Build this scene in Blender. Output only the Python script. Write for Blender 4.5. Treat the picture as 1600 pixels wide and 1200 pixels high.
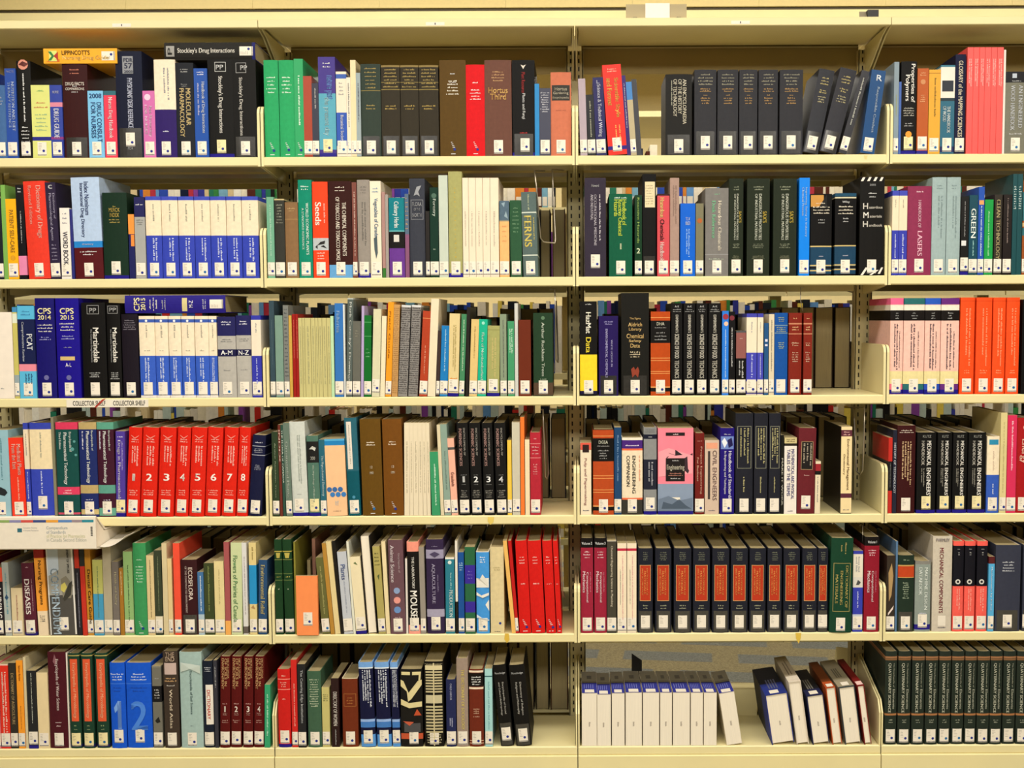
import bpy, math, random, re
from mathutils import Matrix, Vector
R = random.Random(7)
sc = bpy.context.scene
for o in list(bpy.data.objects): bpy.data.objects.remove(o)
COL = sc.collection

# ------------------------------------------------------------------ camera
F, DIST, PITCH, ROLL = 1620.0, 3.058, 0.0640, 0.0045
PPX, PPY = 898.5, 600.0
ZC = 1.375
cs, sn = math.cos(PITCH), math.sin(PITCH)
cam_d = bpy.data.cameras.new('camera'); cam = bpy.data.objects.new('camera', cam_d); COL.objects.link(cam)
cam_d.sensor_width = 36.0; cam_d.lens = 36.0 * F / 1600.0
cam_d.shift_x = (800.0 - PPX) / 1600.0
cam_d.clip_start = 0.05
cam.matrix_world = Matrix.Translation((0, -DIST, ZC)) @ Matrix.Rotation(math.pi/2 - PITCH, 4, 'X') @ Matrix.Rotation(-ROLL, 4, 'Z')
sc.camera = cam
vs = sc.view_settings
vs.view_transform = 'Standard'; vs.look = 'None'; vs.gamma = 1.0; vs.use_curve_mapping = False
vs.exposure = -0.4

# ------------------------------------------------------------------ light
W = bpy.data.worlds.new('room light'); sc.world = W; W.use_nodes = True
W.node_tree.nodes['Background'].inputs[0].default_value = (1.0, 0.97, 0.92, 1)
W.node_tree.nodes['Background'].inputs[1].default_value = 0.05
def area(name, loc, sx, sy, power, rot=(0, 0, 0)):
    d = bpy.data.lights.new(name, 'AREA'); d.shape = 'RECTANGLE'; d.size = sx; d.size_y = sy
    d.energy = power; d.color = (1.0, 0.95, 0.86)
    o = bpy.data.objects.new(name, d); COL.objects.link(o); o.location = loc; o.rotation_euler = rot
area('aisle_lamp', (0.2, -1.25, 2.95), 6.5, 0.4, 150)
area('open_area_lamp', (0.2, -3.9, 3.0), 7.0, 1.2, 330)
area('far_aisle_lamp', (0.2, 0.95, 3.03), 6.0, 0.25, 105, (math.radians(18), 0, 0))
area('back_aisle_lamp', (0.2, 2.9, 2.85), 6.0, 0.4, 90)

def unproj(px, py, Y=0.0):
    """the point of the vertical plane at depth Y behind the shelf fronts seen at a photograph pixel"""
    dx, dy = px - PPX, py - PPY
    a = dx*math.cos(ROLL) - dy*math.sin(ROLL); b = dx*math.sin(ROLL) + dy*math.cos(ROLL)
    k = -b / F; d = Y + DIST
    z = d * (k*cs - sn) / (cs + k*sn)
    dep = d*cs - z*sn
    return a/F*dep, ZC + z
def proj(X, Y, Z):
    d = Y + DIST; z = Z - ZC
    dep = d*cs - z*sn; up = d*sn + z*cs
    a = F*X/dep; b = -F*up/dep
    return PPX + a*math.cos(ROLL) + b*math.sin(ROLL), PPY - a*math.sin(ROLL) + b*math.cos(ROLL)

# ------------------------------------------------------------------ materials
MATS = {}
def lin(c): return c/12.92 if c <= 0.04045 else ((c+0.055)/1.055)**2.4
def hexcol(h):
    if len(h) == 3: h = ''.join(c*2 for c in h)
    return tuple(lin(int(h[i:i+2], 16)/255) for i in (0, 2, 4))
def node_mat(name, rgb, rough=0.5, var=0.06, scale=60.0, stretch=(1, 1, 1), bump=0.0, spec=0.5, metal=0.0):
    m = bpy.data.materials.new(name); m.use_nodes = True; nt = m.node_tree
    b = nt.nodes['Principled BSDF']; b.inputs['Roughness'].default_value = rough; b.inputs['Metallic'].default_value = metal
    b.inputs['Specular IOR Level'].default_value = spec
    tc = nt.nodes.new('ShaderNodeTexCoord'); mp = nt.nodes.new('ShaderNodeMapping'); mp.inputs['Scale'].default_value = stretch
    nz = nt.nodes.new('ShaderNodeTexNoise'); nz.inputs['Scale'].default_value = scale; nz.inputs['Detail'].default_value = 3
    nt.links.new(tc.outputs['Object'], mp.inputs[0]); nt.links.new(mp.outputs[0], nz.inputs['Vector'])
    mx = nt.nodes.new('ShaderNodeMix'); mx.data_type = 'RGBA'
    mx.inputs[6].default_value = (*[max(0, c*(1-var*2)) for c in rgb], 1)
    mx.inputs[7].default_value = (*[min(1, c*(1+var*2)) for c in rgb], 1)
    nt.links.new(nz.outputs['Fac'], mx.inputs[0]); nt.links.new(mx.outputs[2], b.inputs['Base Color'])
    if bump:
        bp = nt.nodes.new('ShaderNodeBump'); bp.inputs['Strength'].default_value = bump; bp.inputs['Distance'].default_value = 0.001
        nt.links.new(nz.outputs['Fac'], bp.inputs['Height']); nt.links.new(bp.outputs[0], b.inputs['Normal'])
    return m
def M(key):
    """'c:hex' cloth or paper cover, 'p' page edges, 's:hex' printed ink, 'g:hex' glossy cover, other names below"""
    if key in MATS: return MATS[key]
    k, _, h = key.partition(':')
    dk = lambda c: tuple(v**1.07*1.03 for v in c)
    if k == 'c': m = node_mat('cover '+h, dk(hexcol(h)), 0.55, 0.07, 90, bump=0.15, spec=0.16)
    elif k == 'g': m = node_mat('glossy cover '+h, dk(hexcol(h)), 0.34, 0.04, 40, spec=0.28)
    elif k == 's': m = node_mat('ink '+h, hexcol(h), 0.5, 0.03, 80, spec=0.3)
    elif k == 'p': m = node_mat('page edges', hexcol('a5966f'), 0.8, 0.16, 14, (110, 1, 1), bump=0.3, spec=0.2)
    elif k == 'pw': m = node_mat('white page edges', hexcol('efe5d2'), 0.8, 0.07, 10, (110, 1, 1), bump=0.3, spec=0.2)
    elif k == 'w': m = node_mat('library label paper', hexcol('efe6d6'), 0.5, 0.03, 200, spec=0.3)
    elif k == 'y': m = node_mat('yellowed library label', hexcol('f0e2ac'), 0.5, 0.03, 200, spec=0.3)
    elif k == 'tape': m = node_mat('clear tape over cloth', hexcol('34322f'), 0.2, 0.2, 60, spec=0.8)
    elif k == 'paint': m = node_mat('cream shelf enamel', hexcol('e9dca6'), 0.42, 0.035, 6, bump=0.02, spec=0.45)
    elif k == 'paintd': m = node_mat('cream upright enamel', hexcol('d6c998'), 0.5, 0.05, 9, spec=0.4)
    elif k == 'olive': m = node_mat('olive back sheet', hexcol('b39f68'), 0.6, 0.05, 4, spec=0.3)  # olive tone puts the shade under the canopy into the sheet's colour
    elif k == 'steel': m = node_mat('bookend wire', hexcol('b5ab98'), 0.35, 0.05, 50, metal=0.8)
    elif k == 'black': m = node_mat('black metal', hexcol('1b1a18'), 0.5, 0.1, 50)
    MATS[key] = m
    return m

# ------------------------------------------------------------------ mesh building
class MB:
    def __init__(s): s.v = []; s.f = []; s.m = []; s.smooth = []
    def add(s, vs_, fs, mat, smooth=False):
        n = len(s.v); s.v += vs_
        for f in fs:
            s.f.append(tuple(i+n for i in f)); s.m.append(mat); s.smooth.append(smooth)
    def box(s, x0, x1, y0, y1, z0, z1, mat):
        p = [(x, y, z) for z in (z0, z1) for y in (y0, y1) for x in (x0, x1)]
        s.add(p, [(0, 1, 5, 4), (1, 3, 7, 5), (3, 2, 6, 7), (2, 0, 4, 6), (4, 5, 7, 6), (0, 2, 3, 1)], mat)
    def prism_x(s, prof, x0, x1, mat):
        """profile in (y,z), extruded along x"""
        n = len(prof)
        s.add([(x0, y, z) for y, z in prof] + [(x1, y, z) for y, z in prof],
              [(i, (i+1) % n, n+(i+1) % n, n+i) for i in range(n)] + [tuple(range(n))[::-1], tuple(range(n, 2*n))], mat)
    def tube(s, pts, r, mat, n=6):
        base = len(s.v); vs_, fs = [], []
        for i, p in enumerate(pts):
            p = Vector(p); a = Vector(pts[max(i-1, 0)]); b = Vector(pts[min(i+1, len(pts)-1)])
            t = (b-a).normalized(); u = t.orthogonal().normalized() if i == 0 else (u - t*u.dot(t)).normalized(); w = t.cross(u)
            for k in range(n):
                q = p + (u*math.cos(2*math.pi*k/n) + w*math.sin(2*math.pi*k/n))*r
                vs_.append(tuple(q))
        for i in range(len(pts)-1):
            for k in range(n):
                fs.append((i*n+k, i*n+(k+1) % n, (i+1)*n+(k+1) % n, (i+1)*n+k))
        fs.append(tuple(range(n))[::-1]); fs.append(tuple((len(pts)-1)*n+k for k in range(n)))
        s.add(vs_, fs, mat, True)
    def merge(s, o, mw=None):
        n = len(s.v)
        s.v += [tuple(mw @ Vector(p)) for p in o.v] if mw is not None else o.v
        s.f += [tuple(i+n for i in f) for f in o.f]; s.m += o.m; s.smooth += o.smooth
    def mesh(s, name):
        me = bpy.data.meshes.new(name); me.from_pydata(s.v, [], s.f)
        keys = list(dict.fromkeys(s.m))
        for k in keys: me.materials.append(M(k))
        ix = {k: i for i, k in enumerate(keys)}
        me.polygons.foreach_set('material_index', [ix[k] for k in s.m])
        me.polygons.foreach_set('use_smooth', s.smooth)
        me.update(); return me
    def build(s, name, parent=None):
        o = bpy.data.objects.new(name, s.mesh(name)); COL.objects.link(o)
        if parent: o.parent = parent
        return o
def tag(o, label=None, cat=None, group=None, kind=None):
    if label: o['label'] = label
    if cat: o['category'] = cat
    if group: o['group'] = group
    if kind: o['kind'] = kind
    return o
def empty(name, loc, rot=(0, 0, 0)):
    o = bpy.data.objects.new(name, None); COL.objects.link(o); o.location = loc; o.rotation_euler = rot
    o.empty_display_size = 0.02
    return o

# ------------------------------------------------------------------ setting
ROW_Y = [243, 432.5, 619, 805, 990, 1166.5]
ZS = [unproj(900, y)[1] for y in ROW_Y]                    # shelf surfaces, top row first
Z_CAN0, Z_CAN1 = unproj(900, 41)[1], unproj(900, 28)[1]    # canopy fascia
Z_FLOOR = ZS[5] - 0.115
PITCHX = 0.916
BX = [-2*PITCHX, -PITCHX, 0.0, PITCHX, 2*PITCHX]
BX = [b + 0.0035 for b in BX]
DEEP = 0.245; POST_Y = 0.252
ROWN = ['top', 'second', 'third', 'fourth', 'fifth', 'bottom']
BAYN = ['far left', 'centre left', 'centre right', 'far right']

b = MB(); b.box(-5, 5, -5, 4.2, Z_FLOOR-0.05, Z_FLOOR, 's:c9b98f')
floor = b.build('floor'); tag(floor, kind='structure')
def carpet():
    m = bpy.data.materials.new('patterned carpet'); m.use_nodes = True; nt = m.node_tree; bs = nt.nodes['Principled BSDF']
    bs.inputs['Roughness'].default_value = 0.95
    tc = nt.nodes.new('ShaderNodeTexCoord'); mp = nt.nodes.new('ShaderNodeMapping'); mp.inputs['Rotation'].default_value = (0, 0, 0.12)
    br = nt.nodes.new('ShaderNodeTexBrick'); br.inputs['Scale'].default_value = 1.9; br.inputs['Mortar Size'].default_value = 0.11; br.inputs['Mortar Smooth'].default_value = 0.15
    br.inputs['Color1'].default_value = (*hexcol('8e9088'), 1); br.inputs['Color2'].default_value = (*hexcol('8b8d88'), 1); br.inputs['Mortar'].default_value = (*hexcol('aa9d78'), 1)
    br.inputs['Brick Width'].default_value = 0.9; br.inputs['Row Height'].default_value = 0.42; br.inputs['Bias'].default_value = -0.2
    nz = nt.nodes.new('ShaderNodeTexNoise'); nz.inputs['Scale'].default_value = 160; nz.inputs['Roughness'].default_value = 0.8
    mx = nt.nodes.new('ShaderNodeMix'); mx.data_type = 'RGBA'; mx.blend_type = 'OVERLAY'; mx.inputs[0].default_value = 0.85
    nt.links.new(tc.outputs['Object'], mp.inputs[0]); nt.links.new(mp.outputs[0], br.inputs['Vector']); nt.links.new(tc.outputs['Object'], nz.inputs['Vector'])
    nt.links.new(br.outputs['Color'], mx.inputs[6]); nt.links.new(nz.outputs['Fac'], mx.inputs[7]); nt.links.new(mx.outputs[2], bs.inputs['Base Color'])
    return m
floor.data.materials.clear(); floor.data.materials.append(carpet())
b = MB(); b.box(-5, 5, -5, 4.2, 3.05, 3.1, 's:e9e2d0'); tag(b.build('ceiling'), kind='structure')
b = MB(); b.box(-5, 5, 3.9, 4.0, Z_FLOOR, 3.05, 's:e2cf98'); tag(b.build('wall_back'), kind='structure')
# bulkhead panels above the far aisle, with a rail along their foot
ZB0 = unproj(900, 28.5, 1.9)[1]; ZB1 = unproj(900, 16.5, 1.9)[1]
b = MB(); b.box(-3.4, 3.4, 1.9, 1.96, ZB0-0.08, ZB1, 'paint'); tag(b.build('trim_1'), kind='structure')
bulk = tag(empty('wall_bulkhead', (0, 1.94, ZB1)), kind='structure')
for k in range(-8, 9):
    x = -0.02 + k*0.602*0.985
    b = MB(); b.box(x-0.2960, x+0.2960, -0.04, 0.03, 0.016, 0.62, 's:dcca92'); b.build('panel', bulk)
b = MB(); b.box(-4.6, 4.6, -0.03, 0.05, 0.001, 0.012, 's:4a4028'); b.build('backing', bulk)

# ------------------------------------------------------------------ the range
def lip_profile(h=0.027, r=0.003, t=0.012):
    return [(0.0, -r), (r, 0.0), (t, 0.0), (t, -h), (r, -h), (0.0, -h+r)]
def bracket_profile(hh=0.148, r=0.018, drop=0.05, d=DEEP):
    pts = [(0.001, -0.026)]
    pts.append((0.001, hh-r))
    for k in range(1, 5):
        a = math.pi/2*k/4; pts.append((0.001+r*(1-math.cos(a)), hh-r+r*math.sin(a)))
    pts += [(d, hh), (d, -drop)]
    return pts
SHELF = {}
def make_shelf(row, bay, rear=False):
    z = ZS[row]; x0, x1 = BX[bay]+0.0013, BX[bay+1]-0.0013; w = x1-x0
    t = empty('shelf', (x0, 0.0 if not rear else 2*POST_Y+0.036, z))
    if not rear: SHELF[(row, bay)] = t
    b = MB(); b.box(0.006, w-0.006, 0.012, DEEP, -0.009, -0.0005, 'paint'); b.build('deck', t)
    b = MB(); b.prism_x(lip_profile(), 0.0, w, 'paint'); b.build('front_lip', t)
    if row < 5:
        for xx in (0.0, w-0.0045):
            b = MB(); b.prism_x(bracket_profile(), xx, xx+0.0045, 'paint')
            # folded flange along the front edge
            side = (xx, xx+0.0075) if xx == 0 else (w-0.0075, w)
            prof = [(-0.0008, -0.0275), (-0.0008, 0.126)] + [(0.022*(1-math.cos(a))-0.0008*math.cos(a), 0.126+0.022*math.sin(a)) for a in (0.5, 1.1, 1.57)] + [(0.022, 0.143), (0.008, 0.12), (0.005, -0.0275)]
            b.prism_x(prof, side[0], side[1], 'paint')
            b.build('end_bracket', t)
    else:
        for xx in (0.0, w-0.0045):
            b = MB(); b.prism_x([(0.001, -0.026), (0.001, 0.10), (0.02, 0.135), (DEEP, 0.2), (DEEP, -0.026)], xx, xx+0.0045, 'paint'); b.build('end_bracket', t)
        b = MB(); b.prism_x([(-0.006, -0.0285), (-0.003, -0.0265), (DEEP, -0.0275), (DEEP, -0.112), (-0.006, -0.112)], 0.0, w, 'paint'); b.build('kick_panel', t)
    if rear:
        t.rotation_euler = (0, 0, math.pi); t.location.x = x1
        tag(t, 'cream metal shelf facing the rear aisle behind the %s shelf of the %s bay' % (ROWN[row], BAYN[bay]), 'shelf', 'rear shelves of the range')
    else:
        tag(t, 'cream enamelled metal %s shelf with folded lip, %s bay' % (ROWN[row], BAYN[bay]), 'shelf', 'front shelves of the range')
for row in range(6):
    for bay in range(4):
        make_shelf(row, bay); make_shelf(row, bay, True)
ZTOP = Z_CAN0
# slotted uprights
def make_post(i):
    x = BX[i]; t = empty('upright_post', (x, POST_Y, Z_FLOOR)); hgt = Z_CAN1 - Z_FLOOR - 0.03
    tag(t, 'slotted cream steel upright post %s' % ['beyond the far left bay', 'between far left and centre left bays', 'between centre left and centre right bays', 'between centre right and far right bays', 'beyond the far right bay'][i], 'post', 'slotted uprights')
    b = MB(); b.box(-0.023, 0.023, 0.006, 0.03, 0, hgt, 'black'); b.build('core', t)
    for y0, y1, nm in ((0.0, 0.004, 'slotted_face'), (0.032, 0.036, 'slotted_face')):
        b = MB()
        for xa, xb in ((-0.026, -0.015), (-0.0105, 0.0105), (0.015, 0.026)): b.box(xa, xb, y0, y1, 0, hgt, 'paintd')
        z = 0.01
        while z < hgt:
            for xa, xb in ((-0.015, -0.0105), (0.0105, 0.015)): b.box(xa, xb, y0, y1, z, z+0.0115, 'paintd')
            z += 0.0254
        b.build(nm, t)
    for xa in (-0.027, 0.023):
        b = MB(); b.box(xa, xa+0.004, 0.0, 0.036, 0, hgt, 'paintd'); b.build('side_flange', t)
for i in range(5): make_post(i)
# canopies with brackets, cross rails, back sheets
for bay in range(4):
    x0, x1 = BX[bay]+0.001, BX[bay+1]-0.001; w = x1-x0
    t = empty('canopy', (x0, 0, Z_CAN0)); h = Z_CAN1-Z_CAN0
    tag(t, 'cream metal canopy top with square fascia over the %s bay' % BAYN[bay], 'canopy', 'canopies of the range')
    b = MB(); b.prism_x([(0, 0.002), (0.002, 0), (0.02, 0), (0.02, 0.006), (0.004, 0.006), (0.004, h-0.004), (2*POST_Y+0.032, h-0.004), (2*POST_Y+0.032, 0), (2*POST_Y+0.036, 0), (2*POST_Y+0.036, h), (0.002, h), (0, h-0.002)], 0, w, 'paint'); b.build('cover', t)
    b = MB(); b.box(0.01, w-0.01, 0.02, POST_Y-0.002, 0.008, 0.012, 'paint'); b.build('soffit', t)
    for xx in (0.002, w-0.006):
        b = MB(); b.prism_x([(0.012, 0.004), (POST_Y, 0.004), (POST_Y, -0.10), (0.19, -0.075), (0.07, -0.012)], xx, xx+0.004, 'paint'); b.build('bracket', t)
    zr0 = unproj(900, 67, POST_Y)[1]-Z_CAN0; 
    b = MB(); b.box(0.025, w-0.025, POST_Y+0.004, POST_Y+0.02, zr0-0.014, 0.006, 'paintd'); b.build('cross_rail', t)
    zb = unproj(900, 117, POST_Y+0.03)[1]-Z_CAN0
    b = MB(); b.box(0.02, w-0.02, POST_Y+0.022, POST_Y+0.026, zb, zr0, 'olive'); b.build('back_sheet', t)
    x = unproj([190, 680, 1157, 1640][bay], 38)[0]-x0
    b = MB(); b.box(x-0.027, x+0.027, -0.0006, 0, 0.004, 0.0135, 'w'); b.box(x-0.0015, x+0.0015, -0.0009, -0.0006, 0.006, 0.0115, 's:555')
    b.build('number_tag', t)
    for ri in (1,):
        zz = ZS[ri-1]-0.03
for ri, pyy in ((1, 283), (2, 0), (3, 0), (4, 0), (5, 0)):
    pass
# ------------------------------------------------------------------ lettering
GL = {}
def glyphs(txt, bold=True):
    if (txt, bold) in GL: return GL[(txt, bold)]
    cu = bpy.data.curves.new('t', 'FONT'); cu.body = txt; cu.size = 1.0; cu.resolution_u = 3
    o = bpy.data.objects.new('t', cu); COL.objects.link(o)
    dg = bpy.context.evaluated_depsgraph_get()
    me = bpy.data.meshes.new_from_object(o.evaluated_get(dg))
    vs_ = [(v.co.x, v.co.y) for v in me.vertices]; fs = [tuple(p.vertices) for p in me.polygons]
    bpy.data.objects.remove(o); bpy.data.curves.remove(cu); bpy.data.meshes.remove(me)
    if bold:
        n = len(vs_); sh = ((-.016, -.008), (.016, -.008), (-.016, .008), (.016, .008))
        vs_ = [(a+dx, b_+dy) for dx, dy in sh for a, b_ in vs_]; fs = [tuple(i+n*k for i in f) for k in range(4) for f in fs]
    x0 = min(v[0] for v in vs_); x1 = max(v[0] for v in vs_); y0 = min(v[1] for v in vs_); y1 = max(v[1] for v in vs_)
    GL[(txt, bold)] = ([((a-x0)/(x1-x0), (b_-y0)/(y1-y0)) for a, b_ in vs_], fs)
    return GL[(txt, bold)]

# ------------------------------------------------------------------ one book
def book_meshes(w, h, dep, col, bands, cmds, o, zl, soft, rnd, sticker, tape, pxs, rr):
    """cover, text block, print and label of one book; local x along the shelf, y into it, z up; zl maps a photo coordinate to z"""
    t = 0.0026 if not soft else 0.0006
    t = min(t, w*0.16)
    bl = (min(0.003, w*0.08) if rnd else 0.0002) if w > 0.012 else 0.0002
    yf = lambda x: bl*(2*x/w-1)**2
    pre = 'g:' if soft else 'c:'
    n = 6 if bl > 0.0015 else 2
    outer = [(0.0, dep)] + [(w*k/n, yf(w*k/n)) for k in range(n+1)] + [(w, dep)]
    inner = [(t, dep)] + [(t + (w-2*t)*k/n, yf(w*k/n)+t*0.8) for k in range(n+1)] + [(w-t, dep)]
    lv = sorted(set([0.0, h] + [max(0, min(h, z)) for bnd in bands for z in bnd[:2]]))
    lv = [z for i, z in enumerate(lv) if i == 0 or z-lv[i-1] > 1e-5]
    def colat(z):
        c = col
        for z0, z1, cc in bands:
            if z0 <= z <= z1: c = cc
        return pre+c
    cov = MB(); m = len(outer)
    for z0, z1 in zip(lv, lv[1:]):
        mat = colat((z0+z1)/2)
        for i in range(m-1):
            (xa, ya), (xb, yb) = outer[i], outer[i+1]
            cov.add([(xa, ya, z0), (xb, yb, z0), (xb, yb, z1), (xa, ya, z1)], [(0, 1, 2, 3)], mat)
    top, bot = colat(h-1e-4), colat(1e-4)
    for i in range(m-1):
        (xa, ya), (xb, yb) = inner[i], inner[i+1]
        cov.add([(xa, ya, 0), (xb, yb, 0), (xb, yb, h), (xa, ya, h)], [(3, 2, 1, 0)], 'w')
        for z, mt, fl in ((h, top, 0), (0, bot, 1)):
            p = [(*outer[i], z), (*outer[i+1], z), (*inner[i+1], z), (*inner[i], z)]
            cov.add(p, [(0, 1, 2, 3)] if not fl else [(3, 2, 1, 0)], mt)
    for a, b_ in ((outer[0], inner[0]), (inner[-1], outer[-1])):
        cov.add([(*a, 0), (*b_, 0), (*b_, h), (*a, h)], [(3, 2, 1, 0)], top)
    inset = 0.0005 if soft else 0.0032
    pg = MB(); fr = bl+t+0.0006
    pg.box(t+0.0001, w-t-0.0001, fr, dep-(0.0003 if soft else 0.004), inset*0.9, h-inset, 'pw' if o.get('w') else 'p')
    ti = MB(); pr = cov; OFF = 0.00035
    def patch(mb, x0, x1, z0, z1, mat, off=OFF, seg=None):
        x0 = max(x0, 0.0002); x1 = min(x1, w-0.0002)
        if x1 <= x0 or z1 <= z0: return
        k = seg or (max(1, int(math.ceil((x1-x0)/w*n))) if bl > 0.0015 else 1)
        for i in range(k):
            xa = x0+(x1-x0)*i/k; xb = x0+(x1-x0)*(i+1)/k
            mb.add([(xa, yf(xa)-off, z0), (xb, yf(xb)-off, z0), (xb, yf(xb)-off, z1), (xa, yf(xa)-off, z1)], [(0, 1, 2, 3)], mat)
    for ci, c in enumerate(cmds):
        OFF = 0.00035+ci*0.00004
        k, rest = c[0], c[1:].strip()
        if k == 'v' or k == 'h':
            a = rest.split('|'); txt = a[0]; cc = 's:'+a[1]
            gv, gf = glyphs(txt)
            if k == 'v':
                z1, z0 = zl(float(a[2])), zl(float(a[3])); xc = float(a[4])*w if len(a) > 4 else w/2
                hh = float(a[5])*w if len(a) > 5 else w*0.45
                pts = [(xc + (v-0.5)*hh, z1 - u*(z1-z0)) for u, v in gv]
            else:
                zc = zl(float(a[2])); ww = float(a[3])*w if len(a) > 3 else w*0.7
                hh = float(a[4])*pxs if len(a) > 4 else 6*pxs
                if txt == '1': ww *= 0.55
                xc = float(a[5])*w if len(a) > 5 else w/2
                pts = [(xc + (u-0.5)*ww, zc + (v-0.5)*hh) for u, v in gv]
            sag = bl*min(1, (max(p[0] for p in pts)-min(p[0] for p in pts))/w)**2*(0.8 if (hh > 0.007 or k == 'h') else 0.1)
            ti.add([(x, min(yf(max(0, min(w, x)))-sag*0.6, bl*0.5)-OFF-0.0003, z) for x, z in pts], gf, cc)
        elif k == 'r':
            a = rest.split(); patch(pr, float(a[0])*w, float(a[1])*w, zl(float(a[3])), zl(float(a[2])), 's:'+a[4], OFF)
        elif k == 'o':
            a = rest.split(); x0, x1, z1, z0 = float(a[0])*w, float(a[1])*w, zl(float(a[2])), zl(float(a[3])); e = 0.0014
            for q in ((x0, x1, z0, z0+e), (x0, x1, z1-e, z1), (x0, x0+e, z0, z1), (x1-e, x1, z0, z1)): patch(pr, *q, 's:'+a[4], OFF)
        elif k == 'c':
            a = rest.split(); zc = zl(float(a[1])); rad = min(float(a[2])*pxs, w*0.46); xc = min(max(float(a[0])*w, rad+0.0002), w-rad-0.0002)
            pts = [(xc+rad*math.cos(q*math.pi/5), zc+rad*math.sin(q*math.pi/5)) for q in range(10)]
            pr.add([(x, yf(max(0, min(w, x)))-OFF-0.0001, z) for x, z in pts], [tuple(range(10))], 's:'+a[3])
        elif k == 'q':          # irregular many-sided shape: colour then x y pairs
            a = rest.split(); pts = [(float(a[i])*w, zl(float(a[i+1]))) for i in range(1, len(a)-1, 2)]
            if sum(pts[i-1][0]*pts[i][1]-pts[i][0]*pts[i-1][1] for i in range(len(pts))) < 0: pts = pts[::-1]
            qs = bl*((max(p[0] for p in pts)-min(p[0] for p in pts))/w)**2
            pr.add([(x, yf(max(0, min(w, x)))-OFF-qs, z) for x, z in pts], [tuple(range(len(pts)))], 's:'+a[0])
        elif k == 'g':          # small unreadable lines across
            a = rest.split(); nn = int(a[0]); z1, z0 = zl(float(a[2])), zl(float(a[3])); wf = float(a[4]) if len(a) > 4 else 0.6
            st = (z1-z0)/nn; lh = min(st*0.6, 0.0042)
            for i in range(nn):
                zc = z1-st*(i+0.5); ll = w*wf*rr.uniform(0.6, 1.0); x = w/2-ll/2; xe = x+ll
                while x < xe:
                    cw = lh*rr.uniform(0.45, 0.75); up = lh*rr.choice((0.5, 0.5, 0.6))
                    patch(pr, x, min(x+cw, xe), zc-lh*0.5, zc-lh*0.5+up+(lh*0.35 if rr.random() < 0.3 else 0), 's:'+a[1], OFF+0.0001, 1)
                    x += cw+lh*(0.22 if rr.random() > 0.15 else 0.8)
        elif k == 'G':          # small unreadable lines running down the spine
            a = rest.split(); nn = int(a[0]); z1, z0 = zl(float(a[2])), zl(float(a[3]))
            xa, xb = (float(a[4]), float(a[5])) if len(a) > 5 else (0.3, 0.7)
            st = (xb-xa)*w/nn; lw = min(st*0.7, 0.005)
            for i in range(nn):
                xc = w*xb - st*(i+0.5); z = z1; ze = z0 + (z1-z0)*(rr.uniform(0, 0.25) if i else 0)
                while z > ze:
                    ch = lw*rr.uniform(0.45, 0.8); ex = lw*(0.3 if rr.random() < 0.3 else 0)
                    patch(pr, xc-lw*0.35, xc+lw*0.3+ex, max(z-ch, ze), z, 's:'+a[1], OFF+0.0001, 1)
                    z -= ch+lw*(0.25 if rr.random() > 0.15 else 0.9)
    st = None
    if sticker != '0':
        st = MB(); zoff = o.get('so', 0)*pxs
        sw = min(14.0*pxs, w-0.0006); z0 = 3.5*pxs+zoff; z1 = z0+21*pxs
        if o.get('u'): z0 += 3*pxs; z1 += 2.5*pxs
        xs = (w-sw)/2*(1+o.get('sx', 0)); 
        if tape: patch(pr, w*0.08, w*0.92, 1.0*pxs, z1+7*pxs, 'tape', 0.0002)
        if sticker == 'W':
            for i in range(4): patch(st, xs+sw*(0.25+0.06*i), xs+sw*(0.4+0.1*i), z1-(3+2.6*i)*pxs-0.001, z1-(3+2.6*i)*pxs+0.0006, 's:ddd', 0.0004, 1)
            patch(st, xs+sw*.25, xs+sw*.75, z0-0.001, z0+0.001, 's:ddd', 0.0004, 1)
        else:
            patch(st, xs, xs+sw, z0, z1, 'y' if sticker == 'y' else 'w', 0.0004)
            for i in range(5):
                zz = z1-(2.5+2.4*i)*pxs; patch(st, xs+sw*0.12, xs+sw*rr.uniform(0.3, 0.5), zz-0.0008, zz, 's:8a8378', 0.0007, 1)
            for i in range(7 if sw > 0.012 else 3):
                q = sw/(7 if sw > 0.012 else 3); patch(st, xs+q*i+q*.12, xs+q*i+q*.8, z0+0.001, z0+0.0034, 's:3a3a48', 0.0007, 1)
        if sticker in 'dyW':
            xc = xs+sw*rr.uniform(0.62, 0.72); zc = z0+(z1-z0)*rr.uniform(0.27, 0.36); rad = min(2.1*pxs, sw*0.22)
            pts = [(xc+rad*math.cos(q*math.pi/4), zc+rad*math.sin(q*math.pi/4)) for q in range(8)]
            st.add([(x, yf(max(0, min(w, x)))-0.0008, z) for x, z in pts], [tuple(range(8))], 's:'+('1e2f8c' if rr.random() > .2 else '1c6aa8'))
    return cov, pg, ti, st

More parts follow.
